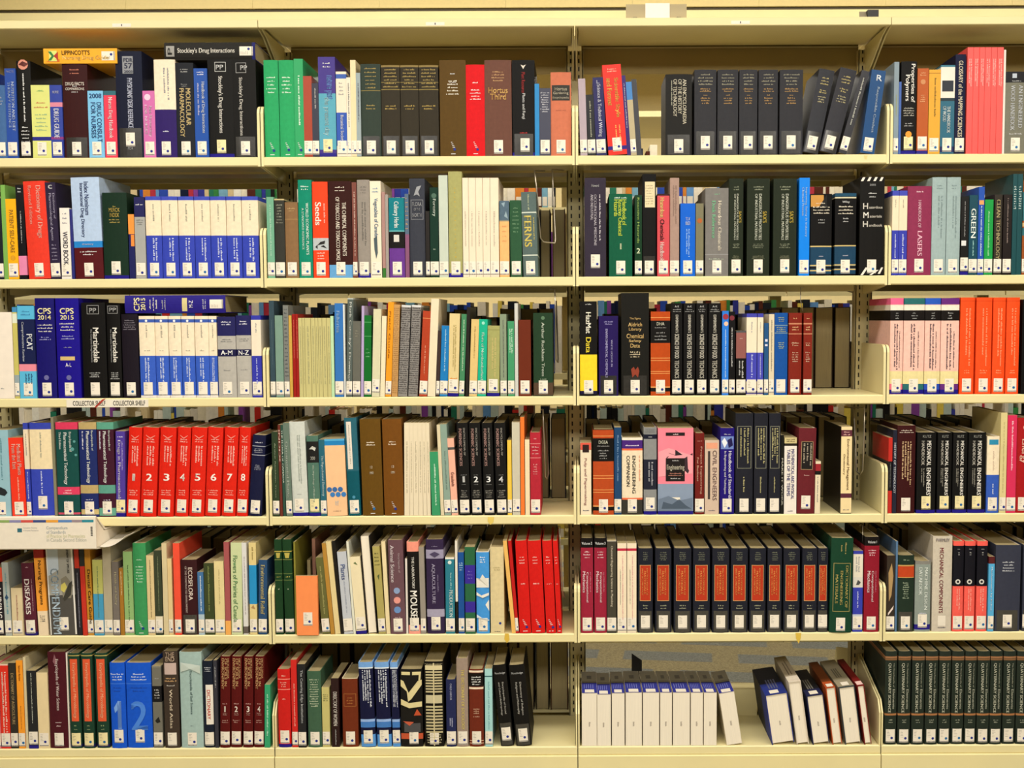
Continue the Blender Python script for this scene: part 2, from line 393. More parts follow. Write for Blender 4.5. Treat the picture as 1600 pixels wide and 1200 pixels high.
SPECS = []
def parse(line, row, bay):
    body, _, desc = line.partition('#')
    cm = [c.strip() for c in body.split(';')]
    hd = cm[0].split(); lying = hd[0] == 'L'
    if lying: hd = hd[1:]
    nums = [float(v) for v in hd[:4 if lying else 3]]; hd = hd[len(nums):]
    col = hd[0]; o = {}
    for t in hd[1:]:
        if t[0] in 'ldpyz' or t[:2] in ('so', 'sx'):
            m = re.match(r'([a-z]+)(-?[\d.]+)', t); o[m.group(1)] = float(m.group(2))
        elif t[0] == 'S': o['S'] = t[1:]
        else: o[t] = 1
    SPECS.append(dict(n=nums, col=col, o=o, cmds=[c for c in cm[1:] if c], desc=desc.strip(), row=row, bay=bay, lying=lying))
ORD = ['first', 'second', 'third', 'fourth', 'fifth', 'sixth', 'seventh', 'eighth', 'ninth', 'tenth', 'eleventh']
def cell(row, bay, text):
    for ln in text.strip().split('\n'):
        ln = ln.strip()
        if not ln: continue
        if ln[0] == '*':       # a set: pairs of x0-x1[~txt] then | template
            head, tpl = ln[1:].split('|', 1)
            hs = head.split()
            for i, q in enumerate(hs):
                q, _, tx = q.partition('~'); a = q.split(':')
                parse(tpl.replace('@', a[0]+' '+a[1]).replace('{o}', ORD[i]).replace('{t}', tx), row, bay)
        else: parse(ln, row, bay)
# ------------------------------------------------------------------ the books, read from the photograph
# x0 x1 top colour options ; marks # words
cell(0, 0, '''
-8 12 133 456a9c ; g 3 aab 150 165 ; c .4 160 4 777 # steel blue, round grey emblem near its head
12 29 107 2a4fa3 s ; h FACTS|aac|112|.7|3 ; v NUTRITION AND DIET|b9c8e6|128|205|.7|.26 ; v THERAPY REFERENCE|9db2dd|128|200|.36|.24 # royal blue, two pale title lines down the spine
30 52 95 151412 ; c .5 101 8 d98f7a ; q 5a1f1a .2 101 .5 96 .9 100 .6 104 ; G 1 ddd 115 190 .4 .6 ; g 5 ddd 196 224 .6 # tall black, pinkish picture disc at its head
52 81 133 d9dc86 s ; g 1 7fae6b 140 144 .6 ; g 2 c4624a 157 171 .8 ; g 5 8fb08a 176 206 .7 ; b 214 220 2a2b86 # pale lime green, dark blue stripe near foot
81 100 133 3346a0 s ; h NURSE|dde|144|.5|4 ; b 160 167 d98aa0 ; v DRUG GUIDE|eef|170|216|.5|.42 ; b 214 218 8a3a80 # violet blue, pink stripe, title drug guide
101 140 98 3a1011 T ; g 2 c97a62 106 117 .5 ; h DRUG FACTS|f0e6dc|131|.75|5 ; g 1 ddd 133 136 .2 ; h COMPARISONS|f0e6dc|139|.75|4 ; g 1 ddd 142 145 .3 # wide dark maroon, white horizontal title
140 164 142 7fc0e8 s ; h 2008|2d4f86|150|.8|7 ; v DRUG CONSULT|2d4f86|160|222|.72|.3 ; v FOR NURSES|2d4f86|160|216|.34|.3 # sky blue, dark blue drug consult title
165 184 142 e4405a s ; b 142 149 2f6a78 ; v Nurses Drug Handbook|fbe9ec|152|216|.5|.42 # coral red, small teal cap
184 226 80 141a33 T so14 ; r .28 .68 88 115 8d8f96 ; h PDR|1b2140|94|.34|6 ; h 57|1b2140|103|.3|8 ; h 2003|1b2140|112|.32|4 ; v PHYSICIANS' DESK REFERENCE|c6cbe0|122|200|.54|.2 ; h PDR|aaa|232|.2|4 # tallest navy, boxed grey emblem
225 245 142 cf6fae s ; c .4 152 5 e9c9e2 ; v Basic Pharmacology|eccbe4|166|214|.6|.32 ; v FOR NURSES|f4dff0|164|210|.25|.2 # orchid pink paperback
243 277 93 331f68 ; b 93 171 efe0c8 ; G 2 8a8a92 106 156 .4 .75 ; g 1 ccd 203 207 .4 # cream above deep purple
277 305 98 22252c ; g 2 999 106 114 .6 ; g 2 888 130 136 .5 ; v MOLECULAR|c9b27c|138|196|.7|.26 ; v PHARMACOLOGY|c9b27c|138|214|.34|.26 # charcoal, gold pharmacology title
306 327 107 1650a6 s ; g 2 dde 111 118 .6 ; v Handbook of Drug Interactions|e8eef8|128|208|.65|.3 ; G 1 aac 130 180 .2 .4 # bright blue, drug interactions handbook
327 367 93 151413 Sy u ; o .3 .75 97 112 bbb ; h PP|ccc|105|.3|7 ; v Stockley's Drug Interactions|e6e2da|119|208|.5|.22 # black with boxed letters and yellowed label
368 405 93 171615 T ; o .15 .6 98 114 aaa ; h PP|bbb|106|.3|7 ; v Stockley's Drug Interactions|d8d4cc|121|212|.34|.2 # black with boxed letters, beside the bracket
L 67 183 76 99 f4ae20 s d160 ; q d2691e .1 69 .3 92 .1 92 ; r .15 .85 76 88 d9e27a ; q 2f7a3a .2 74 .5 80 .8 74 .8 79 .5 84 .2 79 ; q b02a1c .2 90 .5 83 .8 90 ; v LIPPINCOTT'S|4a3a10|96|140|.72|.3 ; v Nursing Drug Guide|f6d27a|97|170|.35|.34 # orange yellow, lying flat across standing books
L 255 398 66 93 24221f d165 ; r .2 .8 258 271 9a9894 ; h P|333|264|.4|7 ; v Stockley's Drug Interactions|dcd8cf|276|366|.5|.36 ; b 393 403 22246a # black drug reference lying flat across standing books
''')
cell(0, 1, '''
* 413:437 438:462 | @ 94 2fa468 SW d190 ; g 5 d5ecd9 118 147 .7 # {o} wide emerald green, white printed title
462 476 92 2fa468 SW s ; G 1 cfe8d4 118 196 .35 .65 # narrow emerald green, white lettering down spine
476 489 119 a8472f s # rust brown paperback beside green volumes
489 500 130 3a3c4c s ; G 1 aaa 138 170 .35 .65 # slim slate grey paperback
499 526 89 43328a s Sy u ; b 146 234 5aa6bc ; g 2 ddd 96 107 .6 ; v nature past|6a8fd6|118|155|.6|.5 ; v the present day|a8d0d8|152|212|.45|.4 # purple above turquoise, seaside cover
527 543 112 e9dcc8 s ; b 116 123 3b62b0 ; b 176 228 3059b4 ; g 4 999 127 150 .5 ; v Botanical Society|eef|180|222|.5|.4 # white with royal blue lower half
543 550 121 e6dcca s ; G 1 777 130 200 .3 .7 # thin white booklet
549 558 94 e6d6ae s # thin tall cream booklet
558 565 114 9aa8ac s ; G 1 556 130 190 .3 .7 # thin pale grey blue booklet
565 596 100 36423a T ; g 6 a58e4e 104 140 .8 ; b 141 142 8a7a48 ; g 2 a58e4e 162 172 .6 # worn grey green leather, gilt bands
* 597:626 627:655 656:686 | @ 102 383226 T ; b 102 105 8f7c4e ; g 6 a58e4e 106 138 .8 ; b 139 140.5 8a7a48 ; g 2 b0954e 163 172 .7 ; b 128 129 8a7a48 # {o} worn brown leather volume, gilt bands
688 729 94 5d4518 SW d200 ; g 1 ddd 113 117 .25 ; g 5 e9e2d2 124 149 .5 ; g 1 ddd 128 130 .3 # wide olive brown, white printed title
729 758 101 d4161f SW d185 ; g 1 f4d8d8 127 131 .4 ; g 4 f4d8d8 138 157 .6 # bright scarlet, small white title
758 800 94 6e4a3e ; g 4 b98e62 110 128 .5 ; h Hortus|d3a760|141|.72|9 ; h Third|d3a760|151|.6|9 # wide brown, gilt title Hortus Third
801 836 94 141212 u T sx.2 ; q d8d0c4 .38 101 .5 108 .62 101 .5 103 ; v Plant Resource|a02a2a|113|145|.5|.16 ; v Plants and Fungi|ddd|146|186|.5|.16 ; g 1 c33 206 209 .35 # black with white heart emblem
836 843 131 2a8ac8 s S0 # thin bright blue booklet
843 861 138 484a5c s ; g 9 b9b9c4 143 176 .8 # short slate blue paperback
861 893 113 c9775a ; r .06 .94 133 157 2c2a24 ; h Hortus|b9b09c|139|.6|5 ; h Gardening|b9b09c|146|.75|5 ; h Encyclopedia|b9b09c|153|.8|4 ; g 1 a85a44 170 174 .6 # salmon orange, black title panel
''')
cell(0, 2, '''
907 918 123 b2a3ae l-8 s # lilac grey, leaning
919 931 148 24262a l-8 s ; G 1 9a9a88 158 215 .35 .65 # slim black, leaning
932 948 121 26245e l-10 s ; h L|ccd|128|.3|5 ; v Science & Technical Writing|dcdcec|132|214|.5|.45 # violet blue, leaning, technical writing title
951 980 101 e23327 l-20 s so2 ; b 229 235 2b1f80 ; g 2 f6b8a0 106 113 .5 ; v Scientific Style|f2c35a|122|184|.66|.27 ; v and Format|f2c35a|122|165|.3|.27 ; G 2 e9a85a 196 222 .4 .8 # tall red, leaning, gold style title
980 986 118 37256e l-16 s S0 ; G 1 aab 130 200 .3 .7 # thin violet booklet, leaning
986 995 128 b8ab8a l-17 s ; b 128 156 4a86c4 # thin grey and blue, leaning
995 1003 124 45464c l-20 s S0 # dark slate, leaning, outermost of the leaning row
1040 1081 116 242322 T ; v AN ENCYCLOPAEDIA|cfc8b4|124|194|.72|.14 ; v OF THE HISTORY|cfc8b4|124|178|.54|.14 ; v OF TECHNOLOGY|cfc8b4|124|182|.36|.14 ; G 1 aa9 126 166 .2 .26 # widest black, encyclopaedia of technology
* 1085:1119 1121:1153 1155:1183 1185:1215 1218:1254 | @ 109 36363b T so5 ; g 4 8f8a76 114 134 .7 ; g 2 b08a52 137 144 .6 ; g 1 b08a52 147 150 .2 ; g 3 a9834c 151 163 .5 # {o} upright dark grey history of technology volume
1254 1278 109 393a40 l26 T so2 ; g 3 b5a56a 120 134 .6 ; g 2 b5a56a 140 147 .5 ; g 3 aaa07a 150 162 .6 # wide grey, leaning over toward the bracket
1280 1306 108 3a3a40 l33 T so2 ; g 3 b5a56a 118 132 .6 ; g 2 b5a56a 138 146 .5 ; g 3 aaa07a 150 162 .6 # second wide grey, leaning toward the bracket
1310 1322 111 35353b l36 s so2 ; G 1 a9a9a0 122 196 .35 .65 # narrow grey, steeply leaning
1344 1366 110 124a7e l17 s ; h R|e8eef4|122|.4|9|.6 ; v Responsible Conduct|c5d6e8|136|208|.62|.22 # petrol blue with large white R, leaning
''')
cell(0, 3, '''
1392 1403 97 8797a2 s ; G 1 9aa06a 148 180 .35 .65 # slim blue grey beside the bracket
1403.5 1407 128 4668b0 s S0 # very thin blue booklet
1407 1431 96 141313 u Sy ; v Properties of|f0ece4|100|160|.72|.34 ; v Polymers|f0ece4|117|158|.36|.34 ; g 4 a9a59a 167 182 .7 ; g 2 aaa 191 198 .6 ; c .5 210 5 ee9a30 # black with white polymers title
1432 1449 107 b65a1e s u ; g 2 d9a070 112 119 .6 ; c .5 128 4 c98a5a ; g 4 d9a070 147 160 .5 # rust orange paperback
1450 1468 109 dfa737 s ; b 114 115 a8741c ; G 1 7a5a1c 122 182 .4 .65 # mustard yellow paperback
1468 1490 102 2b6880 s ; b 102 105 3f7c92 ; b 105 153 e6e0d4 ; r .1 .9 126 143 2a2f3a ; b 153 158 1c3440 ; v THE HANDBOOK|dfe8e8|166|208|.6|.24 ; v OF WOOD|dfe8e8|166|190|.3|.24 ; b 229 238 202a5c # white above teal with dark picture
1491 1507 85 181c3c ; v GLOSSARY of the MAPPING SCIENCES|d6ccb2|95|214|.5|.42 # tall narrow navy glossary
* 1509:1518 1518.5:1527.5 1528:1536 1536.5:1546 1546.5:1555 1555.5:1565 | @ 74 f4605c s S0 d205 ; G 2 f9b0aa 92 135 .2 .8 # {o} thin coral red binding in a tight set
1565.5 1569 78 e6e0d8 s S0 # very thin white booklet
1569 1603 112 7b7a6c ; b 112 129 26262a ; r .3 .5 115 122 b8c0cc ; g 1 aaa 125 128 .5 ; v AN ENGINEERED|b9bcc0|133|200|.7|.2 ; v WOOD HANDBOOK|b9bcc0|133|204|.34|.2 ; g 1 bbb 207 211 .6 # grey wood handbook with dark cap
''')
cell(1, 0, '''
-8 7 310 22262c s ; G 1 889 345 390 .4 .6 # dark slate at the frame edge
7 14 289 80b15a s S0 # slim leaf green
14 30 311 f3b21c s ; v PATIENT SELF-CARE|a0782a|328|395|.5|.4 ; c .5 403 4 d99a1e # golden yellow self-care
31 43 289 17161a s S0 ; b 400 430 e08ab0 ; g 2 bbb 292 302 .5 ; G 1 aaa 330 380 .4 .6 # slim black with pink foot
45 79 283 e2402d l-9 ; v Dictionary of Drugs|f4a898|290|372|.66|.28 ; v Revised Edition|f09888|290|350|.3|.16 # wide tomato red, leaning slightly
80 96 285 2f2540 l-5 s ; h c|bbb|292|.4|6 ; v Pharmacological Agents|b9b2cc|302|376|.4|.3 ; v Dictionary of|b9b2cc|302|342|.75|.26 ; g 5 8d86a0 380 408 .7 # dark purple agents dictionary
97 112 325 ece6de s ; v WORD BOOK|3a3a4a|362|414|.5|.5 ; g 3 889 330 352 .7 # short white word book
113 117 327 31357e s S0 # thin dark blue booklet
118 162 277 b4c8e4 l-5 ; b 377 387 2a86cc ; b 387 436 58141b ; v Index Nominum|2b3a6a|284|336|.55|.16 ; v International Drug Directory|2b3a6a|286|371|.36|.16 ; h directory|dde|382|.4|3 ; g 2 ddd 391 400 .6 # widest, pale blue above blood red
163 201 301 163122 u ; g 1 b09a4a 321 324 .15 ; h MERCK|b8a04e|328|.45|6 ; h INDEX|b8a04e|336|.38|6 ; g 2 a8924a 341 349 .5 # wide mottled dark green
203 212 335 22255e s S0 ; b 335 366 f09a48 ; r .4 1 367 385 e98a3c # slim orange above navy
213 229 308 a9a9a6 s ; b 308 339 26255c ; g 1 ddd 317 322 .7 ; g 3 777 342 352 .7 # grey with navy upper band
* 230:254 255:280 281:305 306:330 331:355 356:379 380:405 | @ 307 edddc2 d180 ; b 307 313 4453bc ; b 368 436 3a4ab6 ; G 1 998 319 346 .45 .6 ; G 2 c3caea 372 408 .4 .75 # {o} cream above blue volume of the matching set
''')
cell(1, 1, '''
412 430 308 76ae92 s ; G 1 a9cdb8 320 400 .35 .65 # sea green paperback
431 446 311 3a3a34 ; b 311 313 c9b98a ; g 7 8a8a7a 318 350 .7 # worn charcoal
447 467 316 8c6c4a ; g 2 b89a6a 324 331 .6 ; b 342 343 a8895c # plain light brown cloth
468 489 281 0d8a70 ; g 2 cfe6dc 289 298 .6 ; v WORLD ECONOMIC PLANTS|d6ece2|317|398|.66|.2 ; v A STANDARD REFERENCE|bfe0d2|325|390|.34|.16 # teal green economic plants
490 514 284 ee4a24 ; v Seeds|f7ece0|316|352|.38|.4 ; G 1 f2b0a0 318 348 .7 .85 ; b 372 391 b9c0c4 ; q 222 .3 383 .5 378 .8 376 .75 381 ; q 222 .15 386 .3 389 .3 382 ; q 222 .5 385 .9 388 .7 383 ; g 3 f6d0c0 393 406 .6 # vermilion seeds encyclopedia with photo band
515 551 283 3a1612 ; b 414 435 6aa6d8 ; g 2 e6dccc 290 300 .5 ; v THE CHEMICAL COMPONENTS|e8ddcf|316|400|.68|.17 ; v OF TOBACCO AND TOBACCO SMOKE|e8ddcf|308|407|.4|.17 # widest chocolate brown with light blue foot
552 559 285 7e4a40 s ; G 1 c9a89a 300 400 .3 .7 # slim reddish brown
560 579 281 989088 ; g 3 776f6a 290 303 .5 ; G 2 6b6660 316 384 .3 .75 ; b 427 434 2c2290 # warm grey encyclopedia
580 597 283 efe2cc s ; g 2 6f93b0 292 302 .6 ; v Vegetables of Canada|5a86a8|310|370|.5|.45 ; q 4a5a60 .3 372 .6 369 .65 395 .5 405 .35 390 ; # cream with grey feather drawing
598 603 300 b08a84 s S0 ; b 419 434 3f7a34 # thin mauve booklet with green foot
603.5 608 304 a59c96 s S0 # thin warm grey booklet
609 633 309 16808c ; b 360 362 6ab0b4 ; b 362 388 1a1717 ; r .3 .65 367 378 d8d4cc ; b 388 434 6c3c94 ; v Culinary Herbs|e8f2f0|315|356|.45|.4 # teal, black and purple culinary herbs
634 640 303 5b6e86 s S0 ; g 8 c9a060 306 360 .8 ; b 366 434 8a5a7a # thin multicoloured spine
641 665 279 3d404b ; q 9a9ca2 .3 306 .5 292 .8 290 .6 300 .7 307 .5 304 ; o .1 .9 312 343 8e9096 ; h FLORA|9a9ca2|319|.6|6 ; h OF THE|9a9ca2|327|.4|4 ; h NORTH|9a9ca2|336|.6|6 # wide charcoal with framed silver title
666 672 330 2a2624 s # thin black booklet
673 686 293 16382c ; c .5 306 4 4a6a5a ; v Forestry|cfdcd0|311|338|.5|.45 ; g 1 aba 385 393 .4 # dark bottle green
687 701 274 c6cfc2 s # pale sage grey, tall
702 723 268 a9a76e ; g 16 c9a83a 290 405 .12 ; b 427 434 2c2290 # tallest olive green
* 724:733 733.5:744 744.5:755 755.5:766.5 767:780 | @ 278 efdec6 s ; G 1 c4b8a4 330 385 .3 .6 # {o} cream bound annual, tight set
781 796 314 f0b97c ; b 314 344 5a6f80 ; q 8fa6b4 .2 318 .6 316 .5 324 ; q 93a9b4 .5 338 .7 330 .9 342 ; b 344 346 8a8a7a ; g 4 d99a60 350 380 .5 # peach with blue grey picture cap
798 816 313 315a3e ; g 7 6a8f6c 322 365 .6 # mid green cloth
818 841 300 5d6e6c l-4 ; b 331 333 c9d0c4 ; b 398 400 c9d0c4 ; v FERNS|cbb85a|337|386|.4|.5 ; G 1 cbb85a 340 375 .75 .85 ; G 1 a9b090 304 328 .4 .55 # grey green ferns book with gilt letters
''')
cell(1, 2, '''
914 947 278 383040 so10 d210 ; h Howard|bbb|290|.35|4 ; G 1 cac4cc 304 376 .66 .76 ; v OCCUPATIONAL MEDICINE|bdb6c0|304|384|.5|.12 ; v AND INDUSTRIAL|bdb6c0|304|344|.34|.12 # wide dark plum encyclopaedia
952 988 303 0d5c42 ; g 1 c9dccb 307 311 .7 ; v Handbook of|cfe04a|312|352|.66|.18 ; v Reactive Chemical|cfe04a|312|368|.48|.18 ; v Hazards|cfe04a|312|338|.3|.18 ; h 1|dde8c0|385|.12|9 # wide green hazards handbook numbered one
992 1003 305 123c22 s ; v Reactive Hazards|a0c060|309|380|.5|.3 ; h 2|dde8c0|392|.5|8 # slim dark green numbered two
1004 1025 272 131212 T ; r .18 .92 284 324 e4d4ac ; g 8 b0a484 288 320 .6 # tall black with cream paper panel
1027 1046 303 d2525a s ; b 303 306 3a1a1c ; v Hazardous|f0e28a|309|340|.4|.34 ; v Chemicals|141414|343|376|.4|.34 ; v Handbook|f2dcd4|379|408|.4|.34 # rose red chemicals handbook
1047 1061 278 ab9084 ; G 2 8a7064 290 350 .25 .75 # tall dusty pink
1063 1086 318 0d66d4 s ; h TLV|dfe8f6|342|.3|5 ; h BEI|dfe8f6|349|.3|5 ; G 2 86b0ec 358 402 .35 .65 # bright azure blue, short
1087 1099 318 807c62 s ; c .5 345 4 b0602c # slim khaki with orange spot
1102 1138 294 7f7c79 ; g 1 7ab08a 301 305 .25 ; v Hazardous Chemicals|e9dfcc|314|392|.62|.16 ; v Desk Reference|7fc79a|314|372|.36|.16 ; b 397 398 999 ; g 1 a9b0a0 402 407 .7 # wide grey chemicals desk reference
* 1139:1161 1167:1202 1208:1244 | @ 279 262e20 so1 ; g 2 8a8f78 290 298 .5 ; v SAX'S|b8a03c|330|348|.78|.18 ; v DANGEROUS PROPERTIES|cdd0c0|303|375|.58|.13 ; v OF INDUSTRIAL MATERIALS|cdd0c0|303|375|.4|.11 ; g 3 8a8f78 380 388 .5 ; g 3 77785f 399 405 .6 # {o} black green dangerous materials volume
1248 1264 278 0c86ec s ; v Improving Safety In Industry|d2ecfb|293|370|.66|.2 ; v Chemical Process|d2ecfb|293|337|.36|.2 # tall vivid blue paperback
1266 1299 303 0f0d0d ; r 0 .6 305 323 c88f42 ; q 0f0d0d .35 325 .75 304 .75 325 ; g 1 d8d0c0 316 319 .6 ; v X|0f0d0d|324|325|.1|.01 ; g 3 e6dcc8 321 335 .8 ; g 2 bbb 341 350 .3 ; b 384 386 c9b47a ; b 386 428 1d4460 ; b 414 416 c9b47a ; b 422 424 c9b47a ; b 417 420 111 ; g 1 aab 398 402 .3 # black and blue with torn tan jacket
1304 1337 302 0f0d0d ; b 302 307 24506a ; b 308 310 d8cfb0 ; h Wiley|ddd|316|.35|4 ; g 3 e6dcc8 320 336 .8 ; g 2 bbb 339 348 .4 ; b 383 385 c9b47a ; b 385 428 1d4460 ; b 413 415 c9b47a ; b 420 422 c9b47a ; b 416 419 111 ; g 1 aab 397 401 .25 # black and blue with cream rule near head
1343 1381 277 141210 ; q ece4d8 .02 283 .1 277 .2 277 .12 283 ; q ece4d8 .27 283 .35 277 .45 277 .37 283 ; q ece4d8 .52 283 .6 277 .7 277 .62 283 ; q ece4d8 .77 283 .85 277 .95 277 .87 283 ; h 2005|aaa|289|.25|3 ; g 2 ccc 299 310 .4 ; h H|f4efe6|322|.2|9|.22 ; h azardous|d9d2c6|324|.55|4|.64 ; h M|f4efe6|336|.22|9|.24 ; h aterials|d9d2c6|338|.5|4|.64 ; h H|f4efe6|350|.2|9|.22 ; h andbook|d9d2c6|352|.55|4|.64 ; q ece4d8 .05 430 .25 418 .35 418 .15 430 ; q ece4d8 .4 430 .7 422 .8 422 .5 430 ; q ece4d8 .75 428 .9 418 .98 418 .85 428 # black hazard handbook with white slanted stripes
''')
cell(1, 3, '''
* 1390:1403 1403.5:1416 | @ 298 ecdcc0 s ; b 298 306 4650b8 ; b 360 430 3c44b0 ; G 1 a09a8a 312 325 .4 .6 ; G 1 c0c6ec 366 405 .35 .65 # {o} narrow cream above blue paperback
1417 1454 291 8e3456 so1 ; g 1 e6c0cc 297 302 .35 ; v HANDBOOK OF|eab8c8|313|356|.5|.13 ; v LASERS|f2b8cc|361|400|.52|.2 # wide wine red handbook of lasers
* 1455:1477 1478:1499 | @ 277 9fb2b3 ; g 2 7d9092 288 296 .5 ; G 2 7d9092 306 372 .35 .75 # {o} tall pale blue grey volume
1500 1512 307 1a1917 s u ; G 1 999 315 370 .4 .6 ; r .1 .7 376 384 ddd # slim black with small white square
1513 1526 305 1d4c5c s ; v GREEN|e8f0ec|326|372|.5|.6 ; G 1 9cc 376 400 .4 .6 # teal with bold white word green
1527 1536 292 2a56b0 s ; r .1 .9 313 320 e0a060 ; G 1 cde 322 400 .35 .65 # slim cobalt blue
1537 1550 312 1f9c4a s ; G 1 9ad6a8 330 400 .35 .6 # bright green paperback
1552 1564 304 363028 s ; v CLEAN TECHNOLOGY|b8a878|312|405|.5|.5 # dark brown with tan lettering
1566 1579 304 241c1a s ; G 1 8a7a74 310 380 .4 .6 # black brown beside teal volumes
* 1580:1587 1587.5:1595 | @ 272 205055 s S0 ; g 10 c9d8d4 290 327 .6 # {o} tall thin dark teal binding
1596 1608 283 9a5426 ; b 300 345 3a7078 ; b 348 354 c9b080 ; b 356 368 3a7078 # rust and teal patterned at the frame edge
''')
cell(2, 0, '''
-12 23 488 efe4d6 s S0 w ; g 1 999 605 609 .3 # plain white box file at the frame edge
24 31 480 c9c06c s ; b 480 488 4a90c0 ; b 490 505 dfe4d0 ; b 586 615 9aa8ac # thin olive yellow paperback
32 58 478 60b8de s ; b 499 569 1d2550 ; g 2 3a80b0 484 494 .6 ; v PCAT|f2f4f8|522|547|.68|.34 ; v Comprehensive Review|e0e6f0|503|565|.28|.18 ; b 569 580 e890a0 ; G 3 2a5a80 584 600 .3 .8 # light blue with navy panel reading PCAT
59 89 466 1a146e ; h CPS|efe3b0|486|.7|9 ; h 2014|efe3b0|496|.68|7 ; g 3 ddd8d0 505 520 .8 ; g 2 999acc 525 532 .6 ; c .5 590 4 6a68a0 # indigo compendium dated 2014
91 127 466 1e0f8e ; h CPS|efe3b0|486|.6|9 ; h 2015|efe3b0|496|.58|7 ; g 3 ddd8d0 503 518 .7 ; g 2 999acc 523 531 .6 ; g 1 99a 541 544 .5 ; r .15 .78 557 563 d6b878 ; h A-L|e8e4f0|570|.25|6 ; c .5 590 4 6a68a0 # wide violet blue compendium, volume A to L
131 168 473 12100f Sn ; o .25 .75 477 491 999 ; h PP|aaa|485|.3|7 ; v Martindale|efebe2|512|566|.6|.24 ; v The Complete Drug Reference|bbb|514|566|.4|.09 ; g 3 bbb 581 590 .5 # wider black drug reference with boxed letters
170 191 476 12100f Sn ; o .1 .85 478 490 999 ; h PP|aaa|484|.5|6 ; v Martindale|efebe2|512|566|.6|.32 ; v The Complete Drug Reference|bbb|514|566|.3|.12 ; g 4 bbb 581 593 .7 # narrower black drug reference with boxed letters
193 218 491 1c1420 ; g 5 7a7480 499 516 .8 # plain purple black
L 194 352 462 489 2b2184 Sn ; v CPS|efe3b0|209|210|.5|.01 ; h CPS|efe3b0|213|.75|9 ; h 2015|efe3b0|223|.7|7 ; g 3 ddd8d0 231 246 .8 ; g 2 99a 251 259 .7 ; r .1 .85 284 292 d6c890 ; h M-Z|e8e4f0|298|.4|6 ; g 2 bbc 315 322 .6 # indigo compendium lying flat on the blue set
* 220:244 245:265 266:285 286:306 307:328 329:341 | @ 494 efe0c6 Sn ; b 499 504 4462b4 ; c .5 501.5 2 e8ecf4 ; b 556 618 3c62c4 ; G 1 a8a090 508 528 .4 .6 ; g 1 b0a890 545 550 .5 ; G 2 c6d2f0 559 597 .3 .65 ; b 618 622 e6e0d8 # {o} cream above mid blue volume under the flat book
342 370 495 b5b1aa ; b 495 525 27265e ; g 2 dde 501 509 .6 ; g 2 777 529 535 .8 ; b 546 557 1f1d4a ; h A-M|eee|551|.65|7 ; g 1 888 577 580 .5 # grey and navy volume marked A to M
371 394 493 b5b1aa ; b 493 524 27265e ; g 2 dde 500 508 .7 ; g 2 777 528 534 .8 ; b 546 556 1f1d4a ; h N-Z|eee|551|.7|7 ; g 1 888 576 579 .5 # grey and navy volume marked N to Z
395 410 493 3b3fae s ; b 500 556 ece0cc ; G 1 999 505 520 .4 .6 ; G 1 aab0e8 560 600 .35 .65 # narrow cream and blue beside the bracket
''')
